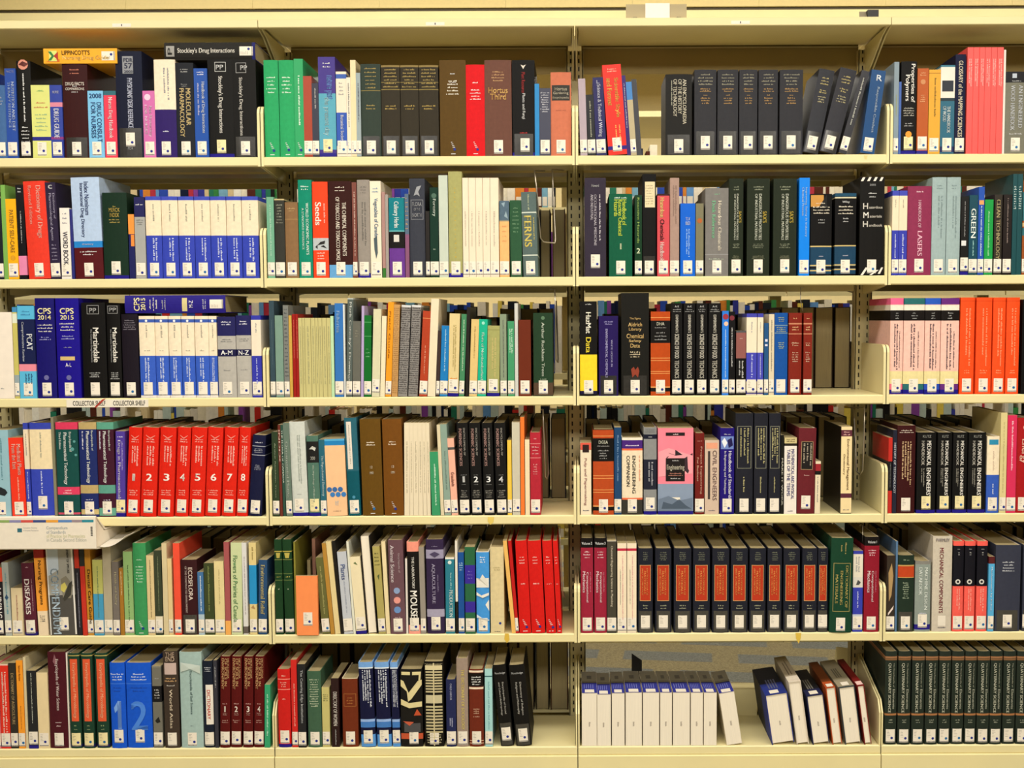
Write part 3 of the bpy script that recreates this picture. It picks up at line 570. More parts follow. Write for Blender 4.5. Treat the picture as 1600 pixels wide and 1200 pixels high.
cell(2, 1, '''
417 431 470 3b505b Sn ; G 1 6f858c 500 570 .45 .55 # slate blue grey, tallest near the bracket
432 444 493 7f9c8e s # pale sage green
445 453 477 80827e s ; g 18 3c4048 480 590 .7 # grey with scattered dark marks
453.5 458 493 d0a850 s S0 # thin ochre booklet
* 459:463.5 464:468 | @ 491 a0231e s S0 ; G 1 d06a5a 500 560 .3 .7 # {o} thin dark red booklet
* 468.5:474 474.5:478 478.5:487.5 488:494 494.5:499 499.5:505 505.5:512 512.5:518 | @ 497 c9c188 s S0 ; G 1 a9a478 510 600 .3 .7 # {o} thin pale straw magazine
518.5 523 494 bfe0b6 s S0 # thin mint green booklet
524 537 474 3c7ac0 l2 s ; v Fisheries|9cc0e8|486|520|.4|.4 # medium blue paperback, tall
538 540.5 476 dde0dc s S0 # very thin white booklet
541 550 466 5c6662 l6 s ; b 466 468 b8c0bc ; v Mark Catesby's Drawings|d8dcd6|472|596|.5|.5 # grey with pale lettering down whole spine
551 563 502 6c6c64 l2 s ; g 3 8d8a7c 515 527 .5 # slate grey, short
564 568 478 b8a8d0 l4 s S0 # thin lilac booklet
569 580 493 18702e l2 s ; b 503 504 5aa46a ; b 525 526 5aa46a ; g 3 6cb07c 542 560 .6 # forest green
581 593 483 d8d4b4 l5 s so3 # pale cream grey, leaning slightly
594 601 494 e9dfc0 l5 s S0 # thin ivory booklet
602 611 472 eda02a l7 s ; v Field Guide|c47a14|486|560|.4|.3 # orange, leaning slightly
612 621 476 c89c64 l6 s S0 ; g 44 a87a44 480 615 .95 # tan comb-bound
* 622:636 638:652 | @ 477 8f8b88 l8 s S0 ; g 40 3f3a3a 480 616 1.2 ; b 477 480 ddd # {o} grey spiral-bound with ribbed spine
655 667 486 b4472a l8 s ; b 497 498 d98a5a ; G 1 e0a080 540 585 .4 .6 # brick red, leaning
668 680 467 e9dcc0 l8 s S0 # tall cream binding, leaning
681 686 517 453634 l5 s # thin dark brown booklet
687 699 509 2480c2 l5 s ; G 1 a8d0e8 515 580 .4 .65 # cerulean blue, short
700 716 490 dfcc98 l4 s u ; G 2 b09c60 508 580 .35 .7 ; g 1 e08a30 589 594 .7 # pale straw with navy foot
717 725 491 4b8c64 l6 s ; G 1 c9e0c0 500 580 .35 .65 # green, leaning slightly
727 732 480 2b2723 l4 s S0 # thin dark charcoal booklet
733 745 499 dfc384 l5 s ; G 1 a98a4a 510 560 .4 .6 # buff yellow, speckled
746 759 499 22b492 l4 s ; c .5 505 2.5 9ae0cc ; v Flora of Northumberland|d8f4e8|520|594|.5|.3 # turquoise green paperback
761 780 509 a8a86c l2 u ; b 515 516 8a8a50 ; G 2 c9b878 528 590 .3 .75 # olive khaki with navy foot
782 792 491 8c9a82 s ; G 1 555 500 590 .4 .6 # grey green, tall and slim
794 804 502 4a9a6e s ; G 2 bfe0c8 514 552 .2 .8 # mid green, slim
805 810 474 cfcfca s S0 # thin pale grey booklet
811 830 500 70301c s # plain reddish brown
834 864 489 27422c ; b 598 618 5a4636 ; c .5 497 3 5a7a5c ; v Arthur Rackham Trees|cbd4c4|504|588|.5|.14 ; g 1 9aa890 591 594 .4 # wide dark green with brown foot
''')
cell(2, 2, '''
904 933 471 131110 ; b 554 611 f6d332 ; g 1 ccc 474 477 .5 ; v HazMat|f4f0e0|488|521|.5|.3 ; v Data|f0d83a|527|551|.5|.3 ; b 611 616 1b1740 # black above bright yellow, data title
936 966 494 27165a T ; g 2 8a84b8 501 508 .6 ; v ENVIRONMENTAL CHEMICALS|b4aedc|514|590|.4|.12 ; v WHITE LIQUOR IN|b4aedc|531|573|.66|.1 # deep violet chemicals book
971 1014 458 1b1a16 T ; h The Sigma|d9b878|498|.4|4 ; h Aldrich|d9b878|507|.5|6 ; h Library|d9b878|515|.45|6 ; h Chemical|d9b878|525|.62|7 ; h Safety|d9b878|533|.45|5 ; h Data|d9b878|540|.35|6 ; g 3 d0c0a0 548 559 .45 ; q 8e3a26 .35 577 .45 573 .5 578 .6 573 .65 580 .6 590 .5 585 .4 590 # tallest and widest black safety data library
1017 1047 487 b94d17 ; b 501 536 131110 ; b 496 497 e0a060 ; h DHA|c9c9b8|506|.4|5 ; g 1 aaa 511 513 .7 ; g 3 999 517 533 .7 ; b 559 560 e0a060 ; b 563 564 e0a060 ; b 580 581 e0a060 ; b 583 584 e0a060 ; b 604 606 e0a060 ; b 606 612 131110 # burnt orange with black title band, third shelf bay
* 1049:1066 1068:1086 1088:1105 1107:1126 | @ 474 141212 ; h A-K|bbb|479|.4|3 ; g 2 999 482 488 .8 ; v EXPERIMENTS|cfcabd|492|520|.5|.24 ; v SCIENCE OF FOOD|cfcabd|522|560|.5|.4 ; v TECHNICS|bfbaad|563|591|.5|.4 # {o} black chemistry volume with grey spine lettering
1128 1138 486 3280de s ; c .6 495 5 9a3040 ; c .6 506 3.5 e6c0a8 ; G 1 bcd8f4 515 590 .4 .65 # bright blue with red emblem
1139 1148 487 151416 s ; c .4 497 4 7a2a36 ; G 1 ddd 512 573 .35 .6 # black beside bright blue
1150 1165 517 141212 s ; b 516 520 5a5a5c ; b 520 560 955f5a ; g 1 c9a9a0 525 532 .3 ; G 2 bbb 564 592 .2 .8 # short mauve and black
* 1166:1182 1183:1192 | @ 490 ece0c8 s ; b 490 496 4a4cb0 ; b 551 596 4a4cb8 ; b 611 616 231a88 ; G 1 aaa 503 520 .4 .6 ; G 1 bcc0ec 554 590 .4 .65 # {o} cream above violet blue paperback
1193.5 1200 505 2b5a8a s ; r .2 .8 530 534 dde ; r .2 .8 538 541 dde # thin steel blue
1201 1209 491 ddd0b4 s ; G 1 8a8070 500 580 .35 .65 # slim beige paperback
1210 1230 489 1856a4 Sn ; g 3 a9b078 495 503 .6 ; b 508 509 8aa0a0 ; g 3 a9b078 510 519 .8 ; b 520 521 8aa0a0 ; g 4 b0b880 534 545 .5 # royal blue with gilt lettering
* 1232:1252 1255:1268 | @ 489 83281a ; g 1 d8a878 496 499 .4 ; b 505 507 c98a6a ; g 2 d8a878 509 517 .6 ; b 521 522.5 c98a6a ; g 2 d0b090 534 541 .6 ; g 5 c9a890 549 566 .55 # {o} brick red with gilt rules
''')
cell(2, 3, '''
1385 1410 466 efc2b4 d225 ; b 466 476 ec6a96 ; b 485 501 16100f ; b 477 485 f0e4d4 ; g 3 999 487 499 .3 ; G 1 4a3a44 518 575 .66 .76 ; G 2 4a3a44 506 578 .25 .6 ; b 580 600 e6d8a0 ; b 600 609 ee7a90 ; b 609 616 1e1684 # blush volume with pink cap
1411 1443 466 efc2b4 d225 ; b 466 476 2d6e70 ; b 485 501 16100f ; b 477 485 f0e4d4 ; g 3 999 487 499 .3 ; G 1 4a3a44 518 575 .66 .74 ; G 2 4a3a44 506 578 .3 .55 ; b 580 600 e6d8a0 ; b 600 609 2d6e70 ; b 609 616 1e1684 # blush volume with teal cap
1444 1468 466 efc2b4 d225 ; b 466 476 2c5cc0 ; b 485 501 16100f ; b 477 485 f0e4d4 ; g 3 999 487 499 .3 ; G 1 4a3a44 518 575 .66 .76 ; G 2 4a3a44 506 578 .25 .6 ; b 580 600 e6d8a0 ; b 600 609 2c50b8 ; b 609 616 1e1684 # blush volume with blue cap
1469 1497 466 efc2b4 d225 ; b 466 476 6a2e80 ; b 485 501 16100f ; b 477 485 f0e4d4 ; g 3 999 487 499 .3 ; G 1 4a3a44 518 575 .66 .76 ; G 2 4a3a44 506 578 .25 .6 ; b 580 600 e6d8a0 ; b 600 609 6a2e80 ; b 609 616 1e1684 # blush volume with purple cap
* 1499:1521 1524:1548 1550:1569 1571:1591 | @ 465 ee5420 d215 ; G 2 f4966a 482 572 .3 .75 ; g 2 f4966a 577 584 .5 ; b 470 471 d8461a # {o} vivid orange encyclopedia volume
1595 1608 468 121010 s S0 ; g 20 aaa 472 500 .4 ; r .4 1 505 600 9a9a90 # black spiral-bound at the frame edge
''')
cell(3, 0, '''
-12 18 672 9ac0cc s ; G 2 5f8f9c 685 750 .3 .7 ; q 22282c .3 765 .5 761 .75 765 .85 770 .7 775 .4 773 # pale blue with black leaf emblem
20 42 684 ee3f28 s l-3 ; v Medicinal Plants|f8c9b8|694|742|.7|.28 ; v From the East|f8c9b8|694|733|.34|.28 ; G 1 f0a890 746 782 .45 .6 # red orange medicinal plants
43 50 661 ecdcc0 s l-2 ; b 661 671 3c4ab0 ; b 733 806 3c4cb8 ; G 1 888 678 712 .35 .65 ; G 1 ccd4f0 737 780 .35 .65 # slim cream above blue
51 85 661 ecdab4 so9 ; b 661 671 3c4ab0 ; b 733 806 3c4cb8 ; G 1 998 676 715 .45 .55 ; G 1 c4ccf0 736 772 .42 .55 # wide cream above blue
86 90 652 8a866e s S0 l-2 # thin olive grey booklet
91 125 660 19504c ; b 660 671 d83f62 ; b 761 773 dd4468 ; v Pharmaceutical Technology|f0f2ee|676|757|.42|.2 ; v Encyclopedia of|e8eee8|675|706|.66|.13 ; v Third Edition|e8eee8|675|702|.2|.1 ; c .85 690 2 5a9a98 ; c .75 702 3 5a9a98 ; c .9 711 2 5a9a98 ; g 2 f4c8d0 764 772 .5 ; g 1 dde 782 785 .35 ; b 801 804 c8506a # green pharmaceutical volume with pink bands
127 154 660 23306c ; b 660 671 bda672 ; b 758 771 bda672 ; v Pharmaceutical Technology|f0f2ee|674|755|.5|.24 ; v Encyclopedia of|e8eee8|673|704|.76|.13 ; G 1 dde 674 702 .16 .28 ; g 1 dde 779 782 .4 ; b 796 804 c8b480 # navy pharmaceutical volume with tan bands
155 181 660 451a30 ; b 660 671 62a48e ; b 758 771 62a090 ; v Pharmaceutical Technology|f0f2ee|674|755|.45|.24 ; v Encyclopedia of|e8eee8|673|704|.74|.13 ; G 1 dde 674 702 .12 .24 ; g 1 dde 779 783 .4 ; b 794 806 6aa894 # plum pharmaceutical volume with sage bands
182 196 674 5641a0 Sy u l3 s ; g 1 e0d8f0 681 684 .8 ; v Drugs in Pharmaceuticals|e8e2f6|688|782|.34|.4 ; G 1 a89ad8 690 735 .6 .8 # narrow violet with yellowed label
* 197:217~1 219:243~2 246:270~3 273:293~4 295:318~5 320:343~6 346:367~7 369:386~8 | @ 668 dc2816 l9 so2 ; q f09080 .2 680 .5 684 .8 680 .8 681 .5 686 .2 681 ; g 2 f6b0a4 685 692 .6 ; G 3 f6b4a8 697 728 .25 .8 ; h {t}|fbeee6|746|.38|11 ; g 3 f2a898 765 775 .7 # red encyclopaedia volume with white numeral {t}
388 408 680 171b3e l10 ; g 1 ccd 690 693 .6 ; b 697 698 a9acb8 ; g 3 b0b2c0 700 708 .7 ; b 711 712 a9acb8 ; g 4 9a9cac 726 735 .5 # navy with silver rules, leaning
''')
cell(3, 1, '''
426 437 675 34442e l-3 ; v Arthur Rackham Trees|b8c4a4|692|778|.5|.16 # dark moss green, leaning slightly
438 442 664 70342a s l-5 S0 ; v INDEX|d8c0b0|672|722|.5|.5 # thin reddish brown booklet
443 447 664 34564a s l-5 S0 ; v THE FLORA OF CANADA|d8e0d4|672|755|.5|.5 # thin dark teal booklet
448 457 661 6c7e72 s l-4 ; v Ornamental Plants|b8c4b8|690|778|.5|.4 # grey green, narrow
458 482 659 cdd1ca l-4 u sx-.3 ; G 2 9aa29a 680 756 .45 .7 ; g 1 aaa 770 774 .5 # light grey, wide with navy foot
483 501 681 56796a l-2 Sy u ; r 0 1 690 723 141414 ; q c9c9c0 .2 702 .5 697 .8 700 .7 705 .5 702 ; h 200|a9a9a0|716|.4|5 ; v The Physiology of Flowering|c9d8c8|726|785|.5|.16 # sage green with black picture panel
502 511 687 2f6a7c s l-2 ; v The Phytochemical Dictionary|c8dce0|712|775|.5|.5 # slim teal blue
512 543 686 f2c69a l-3 s S0 ; b 686 689 5ab0dc ; b 689 696 2a88c4 ; c .15 765 4 3a6aa8 ; c .42 765 4 3a6aa8 ; c .7 765 4 3a6aa8 ; c .3 773 4 3a7cc0 ; c .58 773 4 3a7cc0 ; c .86 773 4 3a7cc0 ; g 1 555 797 800 .4 ; G 2 bbb 783 790 .4 .6 # peach with cobalt blob pattern
545 564 653 2f6878 l-5 ; r .15 .55 659 733 e6ddd0 ; G 1 a09a90 664 725 .3 .42 ; b 736 806 0d5a68 ; c .5 777 2.5 4a90b0 # deep teal with white vertical strip
567 599 655 6a4c14 SW l-3 ; g 2 eee0c8 689 697 .45 ; h 12|ddd0b8|730|.12|4 ; h 1990|ddd0b8|739|.2|4 # olive brown printed volume dated 1990
601 631 655 784c16 SW l-2 ; g 2 eee0c8 688 696 .45 ; h 13|ddd0b8|729|.12|4 ; h 1991|ddd0b8|738|.2|4 # toffee brown printed volume dated 1991
* 632:640 640.5:646 646.5:654 654.5:661 661.5:667 667.5:673 | @ 661 e6d9be s S0 l2 ; G 1 c4b89c 690 770 .3 .7 # {o} thin cream journal issue
675 688 706 3f9a6c s l-6 S0 ; G 1 c8e8d0 725 790 .4 .65 # emerald green, short and leaning
689 694 664 ddd0b0 s l-7 S0 # thin beige booklet, leaning
695 705 663 8fa69a s l-7 ; G 1 6a8078 705 765 .35 .65 # pale grey green, leaning
706 716 685 f0b6a0 s l-6 ; b 699 703 555 ; v Grasslands|8a4a40|738|760|.5|.5 # salmon pink paperback, leaning
* 718:735~1 737:754~2 757:773~3 776:793~4 | @ 661 161514 l-3 d215 ; v FORENSIC SCIENCES|b89088|670|728|.3|.26 ; v ENCYCLOPEDIA OF|a9a49c|669|712|.66|.16 ; g 1 888 741 743 .6 ; h {t}|eee|749|.4|9 ; g 1 888 756 758 .6 ; g 4 8a867e 765 778 .7 # black forensic sciences volume numbered {t}
793.5 800 688 edc850 s ; # slim mustard yellow
801 813 660 ccc6b2 s so1 # pale grey cream, tall
814 820 652 f08038 s S0 # thin orange booklet, tallest
821 828 687 eedcb8 s S0 # thin cream booklet, short
829 845 676 b52c3c ; g 1 e8a0a0 684 687 .3 ; b 693 694 e09090 ; g 3 e0a0a0 696 711 .7 ; b 715 716 e09090 ; g 5 d88a8a 724 742 .45 # crimson with fine gilt rules
''')
cell(3, 2, '''
905 924 692 ecdec4 s S0 ; r 0 1 692 695 e05a48 ; r .2 .8 695 707 2a1414 ; r 0 .2 695 703 e05a48 ; r .8 1 695 703 e05a48 ; v Pulp and Papermaking|c08a84|716|790|.45|.3 ; g 1 556 796 799 .6 # cream with small red and black picture
927 959 671 b84e22 ; b 670 672 1a1010 ; b 685 721 131110 ; b 681 682 e0a060 ; h DGEA|c9c9b8|691|.45|5 ; g 1 aaa 696 698 .6 ; g 4 999 702 718 .55 ; b 743 744 e0a060 ; b 747 748 e0a060 ; b 765 766 e0a060 ; b 769 770 e0a060 ; b 790 792 e0a060 ; b 792 798 131110 # burnt orange with black title band, near the post
960 971 668 234a74 s ; G 1 6a8ab0 680 752 .3 .7 # slim denim blue
972 1004 684 ecdcc0 ; b 684 688 efe6d4 ; b 688 702 4e2a80 ; g 1 ece0f0 694 698 .8 ; b 701 704 e8744c ; v ENGINEERING|2c2c2c|712|771|.58|.16 ; v COMPANION|2c2c2c|712|760|.3|.16 ; G 1 e8a080 712 752 .8 .9 ; b 778 781 e8744c ; b 781 806 3c3a34 # cream and purple engineering companion
1006 1026 668 8f9090 u ; g 5 6a6a6c 670 677 .9 ; b 679 686 1d2034 ; g 1 ccc 681 684 .4 ; b 718 765 262838 ; G 2 b0b0b8 722 760 .3 .75 # mottled grey with navy title block
1028 1083 669 f48a9c s u ; b 756 806 8d9cb4 ; q f2a0aa .02 706 .3 700 .98 712 .98 740 .02 745 ; q 2a2026 .02 712 .2 704 .35 708 .3 714 .1 722 .02 734 ; q 2a2026 .3 708 .5 703 .7 711 .5 712 ; q 3a2830 .75 716 .98 708 .98 722 .85 740 .75 735 ; r .22 .76 676 681 1c1416 ; g 1 e8c8cc 677 680 .2 ; r .22 .76 716 752 17100f ; g 1 bbb 718 721 .3 ; h Engineering|f2ead4|731|.5|10 ; g 2 c08070 738 744 .45 ; g 1 bbb 746 749 .45 ; q 6d7c92 .02 798 .02 780 .3 775 .6 782 .98 778 .98 798 ; q 4a586a .1 795 .15 784 .4 788 .6 780 .8 790 .95 795 # widest pink and blue with black engineering panel
1086 1100 677 74221c ; g 1 e0a090 688 690 .7 ; v Project Engineering|e0b098|698|772|.66|.24 ; v For Business|e0b098|715|752|.3|.2 # dark red engineering book
1101 1123 688 d2bba8 s S0 ; r .1 .9 692 701 e8a080 ; v CIVIL ENGINEERS|8a706c|704|782|.7|.3 ; r .22 .38 705 780 3c3434 ; g 1 556 796 799 .6 # dusty beige civil engineers handbook
1125 1147 669 231478 ; g 1 bbc 677 680 .6 ; r .05 .95 682 702 6f86c8 ; q e8ecf4 .1 690 .3 684 .5 692 .3 700 ; q 1a1450 .5 688 .8 684 .9 696 .6 700 ; v Handbook of Standards|e8e6f4|705|780|.7|.22 ; v In Engineering and Techniques|e8e6f4|705|772|.34|.18 # indigo standards handbook with picture
* 1149:1176 1178:1199 1201:1219 | @ 646 24252f Sn ; o .1 .9 666 732 8a8a78 ; G 3 b0a878 669 724 .2 .8 ; G 1 b0a878 745 770 .4 .55 # {o} tall charcoal volume with gilt frame
1219.5 1224 680 1c1b18 s S0 ; v MAKE IT WORK|c9c4b8|716|790|.5|.5 # thin black booklet with white lettering
1225 1244 684 ece4dc s S0 ; b 684 693 cfc08e ; g 2 5a4a30 685 691 .7 ; b 693 697 2a2420 ; v MATHEMATICAL AND PHYSICAL|4a4a8c|702|780|.68|.26 ; v TABLES OF THE TERMS|4a4a8c|702|775|.34|.26 ; g 1 556 797 800 .6 # white with blue mathematical title
1245 1272 669 6c242c l4 so4 ; r .16 .84 690 734 15100f ; o .16 .84 690 734 a89068 ; G 3 a89c88 693 728 .22 .8 ; g 1 d8b0a8 741 744 .4 # maroon with black framed panel
1273 1281 721 e6d8bc s S0 ; b 725 736 a02c34 ; b 736 742 1a1a1a ; G 1 888 745 785 .3 .6 # short slim cream with red cap
1313 1330 667 1c1712 d215 S0 s ; r 0 1 667 801.5 efd8a4 ; r 0 1 672 682 5a2436 ; r 0 1 771 778 5a2436 ; g 2 d8a8a0 673 681 .6 ; v Environmental Management|8a6a4a|686|766|.62|.3 ; v Dictionary|8a6a4a|710|742|.28|.2 ; g 1 556 795 798 .6 # cream with plum bands, standing alone
''')
cell(3, 3, '''
1385 1393 684 c4342c s S0 ; b 721 767 1d1b20 ; G 1 888 724 762 .4 .6 # slim red and black beside bracket
1394 1400 672 26283a s S0 ; v HISTORY OF TECHNOLOGY|d0d4dc|692|771|.5|.55 # thin dark blue with white lettering
1401 1429 665 3e1214 Sn ; g 2 e0d0c0 671 677 .8 ; G 4 c9a880 690 760 .22 .8 # dark maroon handbook with cream title
* 1432:1461 1464:1486 1488:1510 1512:1539 | @ 676 131211 u Sy d225 ; h KUTZ|9a9a94|682|.45|4 ; v MECHANICAL|f0ece4|689|728|.62|.24 ; v ENGINEERS'|f0ece4|731|775|.62|.24 ; v HANDBOOK|bdb8ae|689|727|.3|.16 ; G 2 8a867c 732 760 .2 .4 # {o} black mechanical engineers volume
1541 1560 682 efe0c4 ; r .15 .9 687 695 2a8cb4 ; G 1 d0b8a0 705 735 .4 .6 ; b 742 802 3a60bc ; G 1 c4d0f0 756 772 .4 .6 # cream and blue with small blue badge
1561 1571 645 dbcc96 d225 s ; G 1 c0b078 660 770 .35 .65 # tall straw yellow
1572 1586 649 d83660 s ; G 1 f4b8c8 658 735 .35 .65 # cerise pink paperback
1587 1608 653 a81a1e ; v Energy|efb8a8|686|724|.5|.6 ; c .6 668 4 e0a090 # dark scarlet energy volume
''')
cell(4, 0, '''
-10 8 887 26222a s ; b 887 909 ea6448 ; v NURSING|f2eeea|919|966|.5|.7 # coral capped black nursing guide
9 19 879 b0b8b4 s l-3 ; G 1 6a9aa8 895 960 .3 .7 ; q 2a4a6a .2 934 .5 928 .8 934 .5 938 # pale blue grey with diamond emblem
20 37 919 dccaa4 s ; G 1 a87a6a 930 970 .4 .6 # short buff paperback
39 58 880 5c2636 l-3 ; g 1 c9a0a8 885 888 .3 ; v DISEASES|efe4e0|905|960|.42|.42 ; G 1 b08a90 905 955 .75 .85 ; b 988 994 2a1f70 # maroon with white word diseases
61 76 857 ecd8b8 s l-4 S0 ; b 857 872 a82a20 ; b 872 955 f2a440 ; v Nursing Programs|2a2010|876|945|.5|.42 ; g 4 444 961 972 .6 # red, orange and white nursing programs
79 121 857 a8a69e s l-3 sx.1 so4 ; b 930 996 55524e ; q c0ccd8 .05 857 .45 857 .45 890 .05 900 ; r .01 .05 858 992 e8e4dc ; r .93 .99 858 992 e8e4dc ; q 8a8474 .5 905 .7 900 .95 915 .85 935 .55 935 ; q d9cc6a .5 914 .65 910 .72 918 .6 926 .48 922 ; q 3c3a34 .8 912 .92 908 .85 930 .6 940 .55 935 ; v COMPENDIUM|b8ccdc|888|991|.28|.3 ; v REVIEW OF SPECIES|3a3a3a|857|896|.8|.08 # widest grey photo cover reading compendium
122 129 857 2a2830 s S0 l-2 ; b 857 888 c03a28 ; G 1 aab 895 980 .4 .6 # slim dark with red cap
130 137 857 c8382a s S0 l-2 ; b 857 885 2c302e # slim red with black cap
138 147 857 c48c30 s l-2 ; v Dental Care Guide|2a2010|890|975|.6|.5 # ochre yellow paperback
148 163 875 bcbc6e s ; b 928 996 4a9cc2 ; G 1 5a7a5a 885 965 .42 .58 # yellow green above blue
164 177 848 b4aa92 s d215 # plain putty grey, tall
178 188 878 7a726c s ; v Health and Safety|c9bf9a|894|945|.5|.4 # warm grey, narrow
189 195 888 a8782e s S0 ; G 1 ecd8a8 893 930 .35 .65 # thin brown ochre booklet
196 210 862 94b87a s ; G 1 4a6a40 883 970 .4 .6 # light leaf green
211 231 849 42985f SW d200 ; g 1 c8e4cc 873 876 .5 ; g 6 d0ead2 883 911 .6 # emerald green printed volume
232 243 868 dcc796 s ; G 1 8a7a5a 875 965 .4 .6 # tan paperback beside green
244 255 860 3e4634 s ; G 1 8a9470 870 955 .45 .6 ; b 963 985 e6dcc0 # dark olive, slim
256.5 264 849 d8c8a0 s S0 # thin pale tan, tall
264.5 271 873 e2c894 s # slim honey coloured
274 284 849 f0573f s # vivid red orange, tall
285 310 875 3c1a1e T ; v ECOSFLORA|e8d8cc|887|938|.6|.26 ; v OF THE CONSTRUCTED ENVIRONMENT|cbb8b0|885|958|.32|.12 # dark maroon flora book
311 320 894 4a78a8 s ; b 960 996 b0c4d0 ; G 1 dfe8f0 900 955 .35 .65 # short blue sky picture spine
321 336 880 404a2c s ; G 1 808a50 885 955 .35 .6 # dark olive green
337 352 877 e2d29c s ; G 1 c4b480 890 945 .4 .6 # plain light straw
353 361 847 a85a5c s S0 ; b 970 992 f0b060 # slim brick rose
362 379 848 cdd6a8 s l2 ; v Flowers of Prairies of Canada|6fa06a|868|972|.4|.4 # pale mint green
381 388 848 dcdad8 s S0 ; G 1 a89aa0 870 960 .35 .65 ; b 979 990 6a605c # slim white lilac
391 402 848 dfcc90 s l1 ; b 883 944 2a94cc ; G 1 a08a50 855 875 .35 .65 ; q b08a5a .2 950 .5 945 .8 952 # sand yellow with bright blue middle
404 417 875 2c5078 l3 s ; v Environmental Relief|c9b878|883|960|.5|.5 # navy blue with gold lettering
''')
cell(4, 1, '''
* 428:443 446:460 | @ 843 1f4226 l-2 d215 ; b 861 862.5 b8a850 ; q b8a850 .2 864 .8 864 .7 872 .3 872 ; b 874 875 8a8a4a ; b 896 897 6a7a44 ; g 1 a8a050 899 903 .5 ; b 906 907 6a7a44 ; g 1 c0c8a8 918 922 .2 # {o} bottle green volume with gilt lettering
461.5 464 847 8a8438 s S0 # very thin gilt green booklet
464 497.5 900 f9955a s sx.1 so12 p-6 d12 # orange card sleeve standing in front
482 487 875 b0a078 s S0 p8 # thin tan booklet behind the sleeve
491 496 842 a87c6a s S0 p8 l-1 # thin brown booklet behind the sleeve
504 516 871 6a6a3c s l-7 ; G 1 a09c60 885 960 .35 .65 # olive leaf patterned
517 523 849 b88a3c s S0 l-13 # thin golden brown booklet
524 532 846 e2cf9a s S0 l-12 # thin cream booklet, leaning
533 537 845 1e1a18 s S0 l-11 # thin black booklet, leaning
538 552 862 c2c6ce s Sn l-9 ; v Plants|5a6a9a|882|906|.5|.5 ; G 1 9aa0b0 905 960 .4 .6 # light silver grey, leaning
552.5 556 846 e0e0d0 s S0 l-8 # very thin white booklet, leaning
557 573 870 ecdfbc s u l-9 ; q 6a7a4a .3 880 .5 878 .7 883 .5 882 # cream with navy foot, leaning
575 590 838 2a2624 l-10 S0 fe w ; # shelved fore-edge out with dark boards
592 603 854 b2a664 s l-8 ; g 4 5a5a30 862 885 .8 ; q 4a5a30 .4 900 .7 897 .6 907 ; # khaki leaf-print paperback
604 610 846 ead9ae s S0 l-6 # slim cream booklet, leaning
611 634 844 6e5058 l-3 ; v Animal Science|dccfd2|852|910|.26|.26 ; v Encyclopedia of|c0aab0|865|895|.7|.16 ; c .5 923 5 8aa0c8 ; c .5 938 5.5 e89a90 ; c .5 953 5.5 6a90c8 ; g 1 c0a8b0 963 967 .4 # plum animal science encyclopedia
635 638 873 e0d8d0 s S0 # very thin white booklet beside plum
639 657 847 171312 l-2 so1 ; b 847 862 f29c88 ; v THE LABORATORY|e8e4dc|870|920|.5|.22 ; v MOUSE|f6f2ea|923|966|.5|.6 ; b 977 992 f0a090 # black with bold white word mouse
658 666 855 9a9288 s l-2 # slim taupe grey
668 695 843 382a4a d215 so2 l-1 ; b 859 873 a09ab4 ; q 4a4060 .2 866 .5 862 .8 866 .5 871 ; g 1 8a80a0 852 855 .5 ; v AQUACULTURE|a8a0bc|881|943|.4|.22 ; G 1 8a80a0 898 925 .62 .7 ; b 952 964 a8a2b8 # dark purple aquaculture book
697 711 871 2d7f92 s ; b 871 874 e8e4d8 ; c .5 879 3 d8e4e0 ; v PRODUCTION|d8ecec|922|964|.6|.4 ; G 1 a0c8cc 895 920 .5 .7 # teal blue with pale title
712.5 716 845 e6e0d4 s S0 ; b 940 990 1c1a18 # thin white spiral-bound booklet
717 726 863 1a559c s ; g 4 9ac0d8 878 892 .8 # slim royal blue
727.5 743 855 2c6a48 s ; b 883 912 3d2c9c ; b 940 957 3d2c9c ; g 3 7a70c0 890 906 .6 # green and violet banded
745 765 862 4a9ade ; q e8e4d8 .02 903 .3 904 .5 897 .7 903 .98 903 .98 918 .02 918 ; q eae6da .02 925 .4 930 .98 926 .98 930 .5 934 .02 930 ; q eae6da .7 945 .98 937 .98 955 ; q d8e4e8 .02 960 .5 966 .98 968 .98 970 .02 965 ; g 3 dde8f4 869 880 .6 ; b 860 863 e8e0d0 # sky blue with white iceberg shapes
767 788 855 dccb9e S0 ; g 2 b8a878 885 892 .6 ; c .7 974 2 2a3a8c ; g 1 555 985 988 .6 # plain cream manila
800 806 845 ecbc6a s S0 l-13 # thin golden curved folder, leaning
806 811 845 c01c1c s l-11 # slim red binding with white label
* 812:830 831:852 854:869 870.5:878 | @ 845 d41f1a d205 SW l-6 ; g 3 f4b8b0 868 882 .5 ; g 1 f4b8b0 910 914 .5 # {o} scarlet bound journal volume
''')
